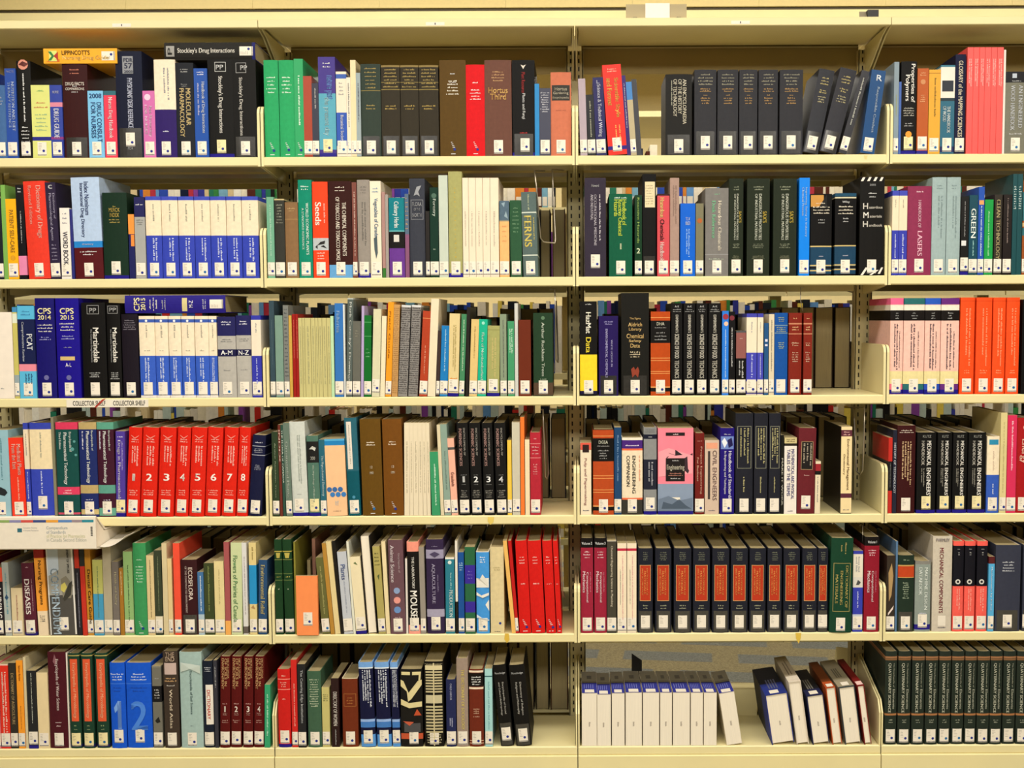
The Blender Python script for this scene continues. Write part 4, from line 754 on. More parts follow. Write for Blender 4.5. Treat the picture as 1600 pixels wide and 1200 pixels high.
cell(4, 2, '''
* 907:927~2 929:948~3 | @ 841 9e2740 d215 ; b 841 856 15100f ; h Volume {t}|eee|849|.85|4 ; g 3 e8c8cc 860 873 .6 ; v Computational|f0d8dc|894|941|.52|.22 ; v Mechanics|f0d8dc|893|926|.26|.22 ; G 1 c07888 894 925 .72 .84 # crimson mechanics encyclopedia volume {t}
949 963 845 48443a s ; b 843 846 ece4d4 ; v Chemical Engineering Science in Plumbing|efe4cc|853|948|.5|.3 # dark grey with cream title
* 965:979 980:994.5 | @ 849 efe0c6 s so0 ; b 857 861 c02a48 ; G 1 e0a0a0 868 968 .5 .65 ; G 1 998 890 945 .25 .38 # {o} cream paperback with red rule
* 997:1020 1024:1049 1053:1080 1083:1109 1113:1139 1142:1168 1171:1196 1199:1221 1224:1249 1253:1276 1277.5:1293 | @ 857 222430 d220 Sn so3 T ; g 5 777a68 862 876 .45 ; r .12 .86 883 939 b83418 ; o .12 .86 883 939 d0a468 ; v ENCYCLOPEDIA OF|e6964e|888|930|.62|.1 ; v MATERIALS|e6964e|892|928|.46|.12 ; v AND TECHNOLOGY|e6964e|888|930|.3|.1 ; g 2 999a80 944 952 .4 # {o} dark blue volume with red title panel
1296 1330 841 194430 l2 d235 so-1 p-3 ; v ENGINEERING|b8a860|892|945|.5|.12 ; v DICTIONARY OF|b8a860|884|950|.74|.12 ; v MATERIALS|b8a860|898|943|.28|.12 ; o .12 .9 880 956 a8985c ; G 1 a8985c 848 866 .6 .7 ; G 1 a8985c 852 862 .42 .5 # tall dark green engineering dictionary
1332 1347 861 3a44b0 s ; b 861 866 3c44ac ; b 866 902 e4dccc ; G 2 aaa 870 894 .2 .7 ; b 902 918 d8d4cc ; q 4a4a4a .3 914 .5 906 .8 910 .6 914 ; b 960 984 c8ccd8 ; G 1 c0c8f0 924 950 .4 .6 # blue and white with small picture
1351 1374 839 921c30 d225 ; b 839 853 15100f ; h Volume 1|eee|847|.6|4 ; g 3 e8c8cc 858 869 .5 ; v Computational|f0d8dc|892|940|.54|.2 ; v Mechanics|f0d8dc|892|926|.3|.2 ; G 1 c07888 892 925 .72 .82 # crimson mechanics encyclopedia beside blue spine
''')
cell(4, 3, '''
1384 1397 868 3a3028 s ; q b09060 .2 895 .6 880 .8 900 .6 930 .3 940 ; q e8d8d0 .2 958 .9 946 .8 952 .2 962 # brown photographic paperback beside bracket
1398 1401 846 5a7a9c s S0 # very thin slate blue booklet
1402 1427 868 25352a T ; g 1 8a9a80 873 877 .4 ; b 883 885 c9a060 ; b 885 902 c04a24 ; b 902 903 c9a060 ; g 8 9aa890 909 936 .4 # dark green with rust title band
1429 1453 877 909a94 so3 ; b 877 882 888680 ; v MACHINE DESIGN|dfe6e0|887|953|.7|.22 ; v DATABOOK|dfe6e0|887|930|.34|.22 ; g 1 ccd 956 960 .6 ; b 976 984 2b2184 # silver grey machine design databook
1456 1486 838 ccc2b2 S0 d235 ; h PARMLEY|8a8084|844|.7|5 ; v MECHANICAL COMPONENTS|7a2a34|856|958|.44|.2 ; r .3 .7 962 978 e8dfd0 ; g 1 445 979 982 .5 # tall pale grey mechanical components
* 1488:1504 1506:1522 1525:1541 | @ 846 f2655a ; b 853 916 16151f ; c .45 909 4 d8d4cc ; c .45 909 2 16151f ; g 2 bbb 862 868 .2 ; g 1 aaa 857 859 .3 ; G 2 f8a89a 920 955 .3 .7 # {o} coral red and black volume
1543 1552 870 5aaedc s ; b 870 881 5a2024 ; v Mechatronics by Bolton|eef4f8|886|955|.5|.3 # slim sky blue with maroon cap
1554 1593 852 3b3e4e T so2 d225 ; g 4 c9ccd4 876 894 .6 # wide slate blue catalogue volume
1597 1612 852 3b3e4e T so2 d225 ; g 4 c9ccd4 876 894 .6 # slate blue catalogue volume at frame edge
''')
cell(5, 0, '''
-10 2 1036 e88088 s ; b 1160 1166 3a1f80 # pink at the frame edge
3 17 1038 de3524 s ; b 1036 1040 f0d0c0 ; v Chemistry and Environment|f4c8b8|1050|1103|.3|.2 ; G 2 f4c8b8 1050 1145 .2 .8 ; b 1161 1167 3a1f80 # red environmental chemistry
18 29 1036 35302a s ; v DICTIONARY OF AGRICULTURE|b8a070|1052|1132|.5|.4 # slim charcoal agriculture dictionary
30 40 1032 f4a030 s ; v Salmon Review|a85a14|1040|1064|.5|.3 ; G 1 b06a1c 1103 1140 .4 .6 # orange paperback
41 45 1027 d6c9a4 s S0 # thin beige booklet
46 60 1048 24262a s u ; G 1 c0c4b8 1052 1130 .4 .55 # black with navy foot
61 78 1051 e8d4a8 s # plain cream, short
79 107 1019 501824 Sn ; v Encyclopedia of Water Science|e0ccc8|1030|1110|.5|.22 ; q 8a5a62 .3 1034 .4 1022 .5 1030 .45 1040 ; g 1 d8c0c0 1127 1130 .4 ; g 1 d8c0c0 1132 1136 .4 # wide dark maroon encyclopedia
108 110 1020 e4dcd0 s S0 # very thin white booklet beside maroon
* 111:128 131:148 152:171 | @ 1021 1f4232 Sy d225 ; b 1024 1025.5 b8a860 ; r .15 .82 1030 1127 e25a34 ; v Encyclopedia of Microbiology|f2b088|1036|1122|.5|.34 ; g 2 8a9a70 1131 1142 .3 ; b 1163 1167 221c60 # {o} dark green volume with coral panel
175 198 1036 1a5cd2 so5 ; g 3 d8e4f8 1051 1064 .9 ; b 1068 1069 4a80e0 ; g 2 1240a0 1072 1082 .7 ; h 1|7aa6ea|1117|.45|44|.6 ; q 7aa6ea .22 1106 .52 1095 .6 1095 .6 1106 .3 1114 # bright blue volume with large numeral 1
200 239 1036 1a5cd2 so5 ; g 3 d8e4f8 1051 1064 .65 ; b 1068 1069 4a80e0 ; g 2 1240a0 1072 1082 .7 ; h 2|4a86e4|1118|.66|46 # bright blue volume with large numeral 2
241 255 1041 76746a s ; b 1041 1043 8a887c ; b 1072 1097 14141a ; g 4 bbb 1076 1092 .6 ; g 1 aaa 1058 1062 .6 ; q 1c1c1c .2 1126 .6 1120 .8 1128 .4 1130 # grey with black title square
258 281 1018 453a32 Sn d225 ; h THE|c8b09a|1023|.6|7 ; h END|c8b09a|1030|.6|7 ; r .1 .9 1036 1054 c8b0a8 ; g 2 c8a070 1058 1066 .8 ; g 1 c8c0b8 1069 1073 .7 ; v World Atlas|d8c8b0|1077|1138|.5|.2 # dark brown with pinkish picture square
284 318 1019 a6beba d225 ; q c0ccc4 .05 1050 .5 1045 .95 1053 .95 1040 .05 1035 ; v Encyclopedia of Soil Science|5a7476|1048|1116|.5|.14 ; g 1 556 1133 1135 .2 # pale blue grey encyclopedia
320 335 1033 1c2434 Sn ; g 3 c8ccd4 1042 1050 .7 ; r .25 1 1070 1132 ece4d8 ; v DICTIONARY|c8402c|1078|1124|.55|.34 # navy with white and red title block
336.5 342 1032 3a3a44 s S0 ; G 1 aaa 1042 1075 .3 .7 # thin slate booklet
* 344:359~1 361:377~2 380:395~3 397:412~4 | @ 1026 5c1212 l4 d225 so1 ; v ENCYCLOPEDIA|c89c6c|1029|1060|.8|.2 ; v OF SOILS IN|c89c6c|1029|1072|.56|.26 ; v ENVIRONMENT|c89c6c|1029|1077|.26|.26 ; g 1 c0908a 1098 1101 .6 ; h {t}|f0e4d8|1108|.3|9 ; g 2 b08a80 1113 1118 .5 ; g 2 b88a80 1124 1130 .7 # deep red soils volume numbered {t}
413.5 422 1070 38a274 s S0 l4 ; G 1 b0e0c8 1085 1150 .3 .7 # sea green paperback beside the bracket
''')
cell(5, 1, '''
432 455 1046 cc2420 l-2 u ; g 1 f0b0a0 1054 1058 .5 ; b 1061 1062 f0a090 ; g 3 f0b8a8 1065 1074 .6 ; b 1077 1078 f0a090 ; g 1 f0b0a0 1090 1094 .4 # bright red with navy foot
457 466 1031 d02a26 s ; G 1 f0a898 1068 1135 .35 .65 # slim bright red, tall
467 479 1038 232428 s ; v The Catering Edge Institutions|d0d2d4|1047|1130|.5|.4 # slim black catering book
482 503 1049 45644e ; g 12 b8c4a8 1060 1105 .75 # grey green cloth with gilt lines
504.5 516 1074 c8be7c s ; g 4 6a6a40 1084 1096 .8 # short olive yellow
519 531 1060 2c1416 s S0 ; v DIRECTORY OF WOMEN|dcd4cc|1081|1134|.5|.5 ; G 1 aaa 1140 1164 .4 .6 # dark maroon women directory
536 560 1060 733219 ; b 1059 1061 d8c8a8 ; o .1 .9 1084 1104 a86a34 ; g 3 a86a34 1088 1101 .5 # saddle brown with gilt box
* 565:587 590:612 614.5:626 | @ 1035 16193e l-3 d225 so2 ; b 1035 1043 7aa8e0 ; b 1043 1045 dfe8f4 ; b 1124 1128 9ab8e8 ; b 1128 1137 4a80c4 ; b 1148 1167 5a98d8 ; G 4 d0d4e0 1047 1105 .2 .85 # {o} navy volume with light blue bands
627 661 1046 1d1b18 so1 sx.3 ; q ddcf9a .05 1050 .45 1050 .45 1055 .05 1055 ; q ddcf9a .55 1050 .95 1050 .9 1068 .82 1068 .85 1055 .55 1055 ; q ddcf9a .02 1062 .15 1064 .38 1082 .8 1064 .98 1062 .98 1070 .5 1092 .35 1096 .3 1080 .02 1072 ; q ddcf9a .02 1092 .4 1098 .98 1096 .98 1104 .4 1106 .02 1101 ; q c0502c .6 1118 .75 1108 .95 1118 ; q c0583c .1 1127 .6 1128 .4 1134 ; b 1146 1155 c25a3a ; r .15 .9 1130 1144 4a4a4c # black with bold cream lettering and orange patches
664 694 1034 16130e ; g 5 ddd0a4 1037 1042 .95 ; r .06 .94 1040 1047 ddd0a4 ; v IIIIIIII|ddd0a4|1049|1082|.28|.4 ; v IIIIIIII|ddd0a4|1049|1082|.74|.4 ; r .08 .92 1086 1099 c9bf9a ; v IIIIIIIII|d8cca0|1103|1145|.28|.4 ; v IIIIIIIII|d8cca0|1103|1145|.74|.4 ; r .47 .53 1036 1165 ddd0a4 ; g 4 c9bf9a 1146 1162 .9 # black with dense cream bar lettering
698 713 1062 282e58 ; v CHILD LABOUR|a8acc8|1068|1094|.5|.2 ; G 2 a8acc8 1122 1136 .3 .7 # navy blue, short
714.5 732 1029 a08e80 d225 ; v THE DICTIONARY OF SOCIOLOGY|d8c46a|1046|1140|.55|.28 # tall taupe with yellow lettering
734 756 1046 722e1c ; b 1048 1051 ecd8c0 ; b 1052 1073 17100e ; g 4 ddd 1056 1071 .8 ; b 1074 1077 ecd8c0 ; g 3 c09a80 1106 1116 .45 ; g 1 d0a890 1118 1121 .5 ; b 1157 1158 e0c0a0 ; b 1161 1162 e0c0a0 # chestnut brown with black title band
758.5 770 1045 a8d6d6 s ; b 1056 1058 3a6a70 ; G 1 80b4bc 1065 1140 .35 .65 # pale aqua paperback
783 803 1039 161412 l-12 T so5 ; h Routledge|bbb|1052|.8|4 ; v Encyclopedia of Social|c8c4bc|1066|1116|.62|.16 ; v and Cultural Anthropology|c8c4bc|1066|1118|.34|.16 # black anthropology book leaning against another
807 831 1039 161412 l-11 T so3 ; h Routledge|bbb|1052|.75|4 ; v Dictionary of Religion|c8c4bc|1066|1118|.62|.15 ; v Religion and Philosophy|c8c4bc|1066|1116|.36|.15 # black religion book, outermost leaning one
''')
cell(5, 3, '''
* 1382:1400 1402.5:1421.5 1424:1443 1445:1464 1466:1484 1486:1504.5 1506.5:1524 1526:1544.5 1546:1564 1566:1585 1587:1606 | @ 1018 29322a d232 ; b 1026 1028.5 a0724e ; b 1029 1032 85603f ; v QUATERNARY SCIENCE|c4c4b0|1036|1114|.36|.26 ; v The Encyclopedia of|aeb09c|1036|1074|.72|.14 ; v Elements|b0b2a0|1077|1108|.74|.2 ; b 1115 1118 a8744a ; g 2 9a9e8c 1123 1130 .4 # {o} dark green quaternary science volume
''')
# ------------------------------------------------------------------ lay the books out on the shelves
NUMW = {'1': 'one', '2': 'two', '3': 'three', '4': 'four', '5': 'five', '6': 'six', '7': 'seven', '8': 'eight', '9': 'nine', '10': 'ten', '12': 'twelve', '13': 'thirteen', '200': '', '2014': 'twenty fourteen', '2015': 'twenty fifteen', '1990': 'nineteen ninety', '1991': 'nineteen ninety one'}
NOUN = ('volume', 'paperback', 'booklet', 'book', 'guide', 'encyclopedia', 'encyclopaedia', 'binding', 'magazine', 'dictionary', 'handbook', 'glossary', 'annual', 'journal', 'issue', 'folder', 'compendium', 'sleeve', 'databook', 'box')
def label_of(s, noun):
    d = re.sub(r'\b\d+\b', lambda m: NUMW.get(m.group(0), ''), s['desc']).replace('  ', ' ').strip()
    d = d.replace(', third shelf bay', '')
    if not any(re.search(r'\b%s' % n, d) for n in NOUN): 
        p = d.split(',')[0]; d = d.replace(p, p + ' ' + noun, 1) if ' with ' not in p else d.replace(' with ', ' %s with ' % noun, 1)
    d = d + ', ' + ROWN[s['row']] + ' shelf, ' + BAYN[s['bay']] + ' bay'
    return d
def tilt_matrix(x, y, z, w, a):
    if a > 0: x, z = x + w - w*math.cos(a), z + w*math.sin(a)
    return Matrix.Translation((x, y, z)) @ Matrix.Rotation(a, 4, 'Y')
rr = random.Random(11)
cells = {}
for s in SPECS:
    row, bay, n, o = s['row'], s['bay'], s['n'], s['o']
    zsurf = ZS[row]; yp = -o.get('p', 0)*0.0  # depth offset handled below
    s['y'] = 0.0015 + rr.random()*0.003
    if 'p' in o: s['y'] = o['p']*0.001*(10 if o['p'] > 0 else 1)
    if s['lying']:
        xa, zt = unproj(n[0], n[2]); xb, zb = unproj(n[1], n[3])
        s.update(x=xa, w=zt-zb, h=xb-xa, z=zb, a=0)
        s['zl'] = (lambda v, n=n, h=xb-xa: (n[1]-v)/(n[1]-n[0])*h)
        s['pxs'] = (xb-xa)/(n[1]-n[0])
        continue
    xm = (n[0]+n[1])/2
    base = proj(unproj(xm, 600)[0], s['y'], zsurf)[1]
    xa = unproj(n[0], base, s['y'])[0]; xb = unproj(n[1], base, s['y'])[0]; zt = unproj(xm, n[2], s['y'])[1]
    H = zt-zsurf; a = math.atan2(o.get('l', 0), base-n[2])
    s.update(x=xa, w=xb-xa, H=H, z=zsurf+0.0004, a=a, base=base, pxs=(xb-xa)/(n[1]-n[0]))
    if not ('p' in o and o['p'] < 0): cells.setdefault((row, bay), []).append(s)
for (row, bay), lst in cells.items():
    lst.sort(key=lambda s: s['x'])
    lo, hi = BX[bay]+0.0115, BX[bay+1]-0.0115
    for s in lst:
        if s['x'] < lo: 
            d = lo-s['x']; s['x'] = lo; s['w'] = max(0.004, s['w']-d) if bay else s['w']
        if s['x']+s['w'] > hi and bay < 3: s['x'] = hi-s['w']
    if bay == 0 or bay == 3: pass
    for p, q in zip(lst, lst[1:]):
        g = q['x']-(p['x']+p['w'])
        if g < 0.0003:
            e = (0.0003-g)/2
            p['w'] = max(0.0025, p['w']-e); q['x'] = p['x']+p['w']+0.0003 if q['w']-e > 0.0025 else q['x']+e; q['w'] = max(0.0025, q['w']-e)
    for it in range(600):
        if it % 5 == 0:
            e = lst[-1]; f = lst[0]
            if bay < 3 and e['a'] > 0: e['a'] = min(e['a'], math.atan(max(0, hi-e['x']-e['w'])/0.14))
            if f['a'] < 0 and bay > 0: f['a'] = max(f['a'], -math.atan(max(0, f['x']-lo)/0.14))
        for p, q in zip(lst, lst[1:]):
            hm = min(p['H'], q['H']); gap = max(0, q['x']-p['x']-p['w'])-0.0001-p['w']*(1/math.cos(p['a'])-1)*(p['a'] < 0)-q['w']*(1/math.cos(q['a'])-1)*(q['a'] > 0)
            over = math.tan(p['a'])*hm - math.tan(q['a'])*hm - gap
            if over > 0:
                d = over/hm/2; p['a'] -= d; q['a'] += d
    for p in lst:
        p['a'] = max(-0.2, min(0.32, p['a']))
for s in SPECS:
    if not s['lying']:
        a = s['a']; s['h'] = (s['H']-abs(math.sin(a))*s['w']*0.5)/math.cos(a)
        nn = s['n']; s['zl'] = (lambda v, b=s['base'], t=nn[2], h=s['h']: (b-v)/(b-t)*h)
    o = s['o']
    s['booklet'] = (s['n'][1]-s['n'][0] < 9.6) and not s['lying']
    s['area'] = s['w']*s['h']
books = [s for s in SPECS if not s['booklet'] and not ('p' in s['o'] and s['o']['p'] < 0)]
books.sort(key=lambda s: -s['area'])
for s in books[300:]: s['stuff'] = True

print('books', len(books), 'booklets', len(SPECS)-len(books))
STUFF = MB(); labels = {}
SUFF = re.compile(r'^u$|^b ')
for s in SPECS:
    o = s['o']; w, h = s['w'], s['h']; soft = 's' in o
    dep = o['d']*0.001 if 'd' in o else max(0.12, min(0.235, h*0.72*rr.uniform(0.93, 1.05)))
    zl = s['zl']; bands = []
    for c in s['cmds']:
        if c[0] == 'b' and c[1] == ' ':
            a = c[1:].split(); z1, z0 = zl(float(a[0])), zl(float(a[1]))
            if z1 < z0: z0, z1 = z1, z0
            bands.append((z0 if z0 > 0.001 else -1, z1 if z1 < h-0.001 else h+1, a[2]))
    if 'u' in o: bands.append((-1, 5.2*s['pxs'], '231a86'))
    cm = [c for c in s['cmds'] if c[0] != 'b']
    stk = o.get('S', 'd'); 
    if stk == 'n': stk = 'n'
    rnd = (not soft) and w > 0.026 and 'L' not in o
    cov, pg, pr, st = book_meshes(w, h, dep, s['col'], bands, cm, o, zl, soft, rnd, stk, 'T' in o, s['pxs'], rr)
    if s['lying']:
        mw = Matrix.Translation((s['x']+h, s['y'], s['z']+0.0006)) @ Matrix.Rotation(-math.pi/2, 4, 'Y')
    else:
        mw = tilt_matrix(s['x'], s['y'], s['z'], w, s['a'])
        if 'fe' in o: mw = mw @ Matrix.Translation((w, dep, 0)) @ Matrix.Rotation(math.pi, 4, 'Z')
    if s.get('stuff'):
        for m in (cov, pg, pr, st):
            if m and m.v: STUFF.merge(m, mw)
        continue
    sleeve = 'p' in o and o['p'] < 0
    nm = 'card_sleeve' if sleeve else ('booklet' if s['booklet'] else 'book')
    t = empty(nm, (0, 0, 0)); t.matrix_world = mw
    lb = label_of(s, 'booklet' if s['booklet'] else 'book'); labels.setdefault(lb, []).append(t)
    tag(t, lb, nm.replace('_', ' ').replace('card ', ''), ('booklets' if s['booklet'] else 'books') + ' on the %s shelf, %s bay' % (ROWN[s['row']], BAYN[s['bay']]))
    cov.build('cover', t); pg.build('text_block', t)
    if pr.v: pr.build('title', t)
    if st and st.v: st.build('call_number_label', t)
for lb, v in labels.items():
    nw = len(re.findall(r"[A-Za-z0-9'-]+", lb))
    if len(v) > 1 or nw > 16 or nw < 4: print('LABEL', len(v), nw, lb)

# ------------------------------------------------------------------ journal volumes shelved spine up, and the six leaning beside them
def spine_up(x0, x1, yt, lean, length, col, bands, soft, name, label, group, pages, lab):
    z = ZS[5]+0.0004; base = proj(unproj((x0+x1)/2, 1100)[0], 0, z)[1]
    xa, zt = unproj(x0, yt, 0.003); xb = unproj(x1, yt, 0.003)[0]; dep = zt-z; w = xb-xa
    a = math.atan2(lean, base-yt)
    xa -= dep*math.tan(a); xa = max(xa, BX[2]+0.0125)
    cov, pg, pr, st = book_meshes(w, length, dep/math.cos(a) if not lean else (dep-w*abs(math.sin(a))*0.5)/math.cos(a), col, bands, [], {'w': pages}, lambda v: v, soft, False, '0', False, 0.0019, rr)
    dd = (dep-w*abs(math.sin(a))*0.5)/math.cos(a) if lean else dep
    for c in lab:
        x0_, x1_, z0_, z1_, cc = c; q = 0.0002 if x1_-x0_ > 0.97 else 0.0005
        cov.add([(w*x0_, -q, z0_), (w*x1_, -q, z0_), (w*x1_, -q, z1_), (w*x0_, -q, z1_)], [(0, 1, 2, 3)], cc)
    # owner's stamp on the lower edge of the pages
    sm = MB()
    zz = 0.0 - 0.0002 + (0.0005 if soft else 0.0030)
    for k in range(9):
        u0 = 0.5*w-0.003; v0 = dd*0.55+k*0.0016
        sm.add([(u0, v0, zz), (u0+0.006*rr.uniform(.5, 1), v0, zz), (u0+0.006*rr.uniform(.5, 1), v0+0.0009, zz), (u0, v0+0.0009, zz)], [(3, 2, 1, 0)], 's:8f8074')
    mw = Matrix.Translation((xa, 0.003, z)) @ Matrix.Rotation(a, 4, 'Y') @ Matrix.Translation((0, 0, dd)) @ Matrix.Rotation(-math.pi/2, 4, 'X')
    if a > 0: pass
    t = empty(name, (0, 0, 0)); t.matrix_world = mw; tag(t, label, name.split('_')[0], group)
    cov.build('cover', t); pg.build('text_block', t); sm.build('edge_stamp', t)
js = [(906, 930.5, 1083), (932, 954.5, 1085), (956, 976, 1083), (977.5, 1003, 1082), (1004.5, 1030, 1082), (1031.5, 1050, 1082), (1051.5, 1078, 1082), (1079.5, 1098.5, 1082), (1100, 1120, 1082), (1123, 1147, 1082)]
for i, (a_, b_, y_) in enumerate(js):
    bd = []
    lab = [(0.01, 0.99, 0.0005, 0.085, 's:2c3392'), (0.01, 0.99, 0.085, 0.091, 's:1c1a18'), (0.01, 0.99, 0.091, 0.098, 's:7d7768'), (0.01, 0.99, 0.098, 0.101, 's:2a2826'), (0.01, 0.99, 0.101, 0.189, 's:7d7768')] + [(0.2, 0.8, 0.004, 0.030, 'w')] + [(0.15+0.14*k, 0.19+0.14*k, 0.038, 0.075, 's:7c82c4') for k in range(5)] + [(0.35, 0.65, 0.12, 0.15, 's:57534c')]
    spine_up(a_, b_, y_, -13 if i == 9 else 0, 0.19, 'e4dac6', bd, True, 'journal_volume', '%s cream edged journal lying spine up, bottom shelf, centre right bay' % ORD[i], 'journal volumes shelved spine up', 1, lab)
for (a_, b_, y_, ln, L, c, bd, lab, ds) in [
    (1195, 1230, 1084, -12, 0.23, '26305e', [(-1, 0.09, '2c3a86'), (0.09, 1, '22242e')], [(.25, .65, .006, .032, 'w')] + [(0.3+.12*k, .36+.12*k, .045, .12, 's:5a5e7c') for k in range(4)], 'widest leaning volume with dark blue spine'),
    (1232, 1251, 1065, -14, 0.23, 'a89c86', [(-1, 0.05, 'd8cdbc')], [(.35, .42, .06, .17, 's:5a4a3a'), (.6, .66, .06, .19, 's:5a4a3a')], 'tall leaning volume with putty grey spine'),
    (1260, 1286, 1086, -11, 0.22, '1c1c22', [(-1, 0.05, '262a52')], [(.25, .75, .008, .035, 'w')] + [(0.3+.14*k, .37+.14*k, .05, .13, 's:77756e') for k in range(3)], 'leaning volume with black spine and white label'),
    (1290, 1305, 1074, -12, 0.23, '6e3a1c', [(-1, 0.05, 'b5552a')], [(.2, .85, .006, .03, 'w')], 'slim leaning volume with brown orange spine'),
    (1310, 1335, 1073, -12, 0.24, '9c937c', [(-1, 0.006, '3a464c')], [(.3, .75, .012, .04, 'w')] + [(0.3+.14*k, .37+.14*k, .08, .16, 's:5a5648') for k in range(3)], 'wide leaning volume with greyish khaki spine'),
    (1339, 1350, 1071, -13, 0.24, '7c2020', [], [(.1, .95, .006, .035, 's:f0c8c0')], 'slimmest leaning volume with dark red boards')]:
    spine_up(a_, b_, y_, ln, L, c, bd, False, 'book', ds + ', bottom shelf, centre right bay', 'hardbacks leaning spine up', 1, lab)

# ------------------------------------------------------------------ smaller things on the range
def wire(name, pts, label, r=0.0022):
    b = MB(); b.tube([(unproj(px, py, Y)[0], Y, unproj(px, py, Y)[1]) for px, py, Y in pts], r, 'steel', 8)
    o = b.build(name); tag(o, label, 'bookend', 'hanging wire bookends'); return o
wire('wire_bookend', [(851, 267, .13), (835, 267, .03), (838, 290, .03), (844.5, 372, .03), (849, 378, .04), (867, 380, .045), (868, 374, .05), (864, 290, .05), (863, 265, .05), (880, 266, .12)], 'grey wire bookend hanging beside the ferns book on the second shelf')
wire('wire_bookend', [(860, 452, .10), (867, 452, .03), (867.5, 480, .03), (869, 562, .03), (872, 566, .06), (872, 560, .12), (869, 470, .14)], 'grey wire bookend beside the dark green book on the third shelf')
wire('wire_bookend', [(846, 640, .12), (848.5, 640, .03), (849, 660, .03), (852, 745, .03), (855, 748, .06), (857, 740, .13), (853, 660, .15)], 'grey wire bookend beside the crimson book on the fourth shelf')
wire('wire_bookend', [(1328, 637, .10), (1351, 636, .03), (1350.5, 665, .03), (1348, 735, .03), (1344, 741, .05), (1338, 736, .10), (1335, 660, .12), (1334, 640, .12)], 'empty grey wire bookend hanging near the right end of the fourth shelf')
wire('wire_bookend', [(1255, 449, .10), (1251, 449, .03), (1251, 470, .03), (1254, 486, .03)], 'thin wire bookend above the brick red books on the third shelf', 0.0014)
wire('wire_bookend', [(872, 822, .12), (875, 822, .03), (875.5, 850, .03), (879.5, 930, .03), (882, 934, .06), (881, 925, .12)], 'grey wire bookend beside the scarlet journals on the fifth shelf', 0.0016)
wire('wire_bookend', [(1343, 822, .12), (1348, 822, .03), (1348, 845, .03), (1347.5, 862, .04)], 'short wire bookend above the blue and white book on the fifth shelf', 0.0016)
# black plate bookend behind the journals
def plate(name, pts, Y, th, mat, label, cat):
    q = [unproj(px, py, Y) for px, py in pts]; n = len(q); b = MB()
    b.add([(x, Y, z) for x, z in q] + [(x, Y+th, z) for x, z in q], [tuple(range(n))[::-1], tuple(range(n, 2*n))] + [(i, (i+1) % n, n+(i+1) % n, n+i) for i in range(n)], mat)
    o = b.build(name); tag(o, label, cat); return o
plate('plate_bookend', [(987, 1128), (987, 1021), (1003, 1032), (1003, 1128)], 0.215, 0.002, 'black', 'black steel plate bookend behind the journals on the bottom shelf', 'bookend')
x0 = unproj(1010, 1100, .236)[0]; x1 = unproj(1183, 1100, .236)[0]
b = MB(); b.box(x0, x1, 0.2365, 0.2445, ZS[5]+0.0002, ZS[5]+0.088, 'paint'); o = b.build('back_stop'); tag(o, 'low cream metal back stop behind the journals on the bottom shelf', 'shelf divider')

# yellow drips on the shelf edges
for row, bay, pts, c in ((4, 2, [(1243, 989), (1252, 989), (1251, 998), (1248, 1006), (1244, 998)], 'd9b74a'), (4, 1, [(789, 990), (795, 990), (796, 1000), (792, 1005), (788, 999)], 'dcb648'),
                         (3, 1, [(762, 808), (772, 808), (771, 816), (766, 820), (762, 815)], 'e2c868'), (0, 2, [(1350, 243), (1356, 243), (1354, 249), (1351, 248)], 'ded08a')):
    q = [unproj(px, py, -0.0012) for px, py in pts]; t = SHELF[(row, bay)]; b = MB()
    if sum(q[i-1][0]*q[i][1]-q[i][0]*q[i-1][1] for i in range(len(q))) < 0: q = q[::-1]
    b.add([(x-t.location.x, -0.0006, z-t.location.z) for x, z in q], [tuple(range(len(q)))], 's:'+c); b.build('stain', t)

# sign holder and clip on the canopy
xa, za = unproj(978, 26, 0.02); xb, zb = unproj(1073, 6, 0.02)
zt = Z_CAN1
MATS['acr'] = node_mat('clear acrylic', hexcol('d9cdb0'), 0.1, 0.02, 10, spec=0.8)
MATS['acr'].node_tree.nodes['Principled BSDF'].inputs['Transmission Weight'].default_value = 0.55
t = tag(empty('sign_holder', (xa, 0.02, zt)), 'clear plastic sign holder with blank white card on top of the canopy', 'sign holder')
wd, hh = xb-xa, zb-zt
b = MB(); b.box(0, wd, 0.002, 0.004, 0, hh, 'acr'); b.box(0, wd, 0.004, 0.06, 0, 0.003, 'acr'); b.build('holder', t)
b = MB(); b.box(wd*.32, wd*.72, 0, 0.0018, 0.001, hh*1.05, 's:f4efe6'); b.build('card', t)
b = MB()
for u in (0.12, 0.16, 0.84, 0.88): b.box(wd*u, wd*u+0.004, 0.0005, 0.002, 0.002, 0.008, 's:77715f')
b.build('rivet', t)
xa = unproj(1356, 20, 0.03)[0]; xb = unproj(1373, 20, 0.03)[0]; zb = unproj(1365, 15, 0.03)[1]
t = tag(empty('shelf_clip', (xa, 0.03, zt)), 'small black clip with folded grey flap on top of the canopy', 'clip')
b = MB(); b.box(0, xb-xa, 0, 0.03, 0, zb-zt, 'black'); b.build('clip_body', t)
b = MB(); b.prism_x([(0.002, 0.0), (0.002, 0.004), (0.02, zb-zt), (0.02, 0)], -0.02, -0.0005, 's:8f8674'); b.build('flap', t)

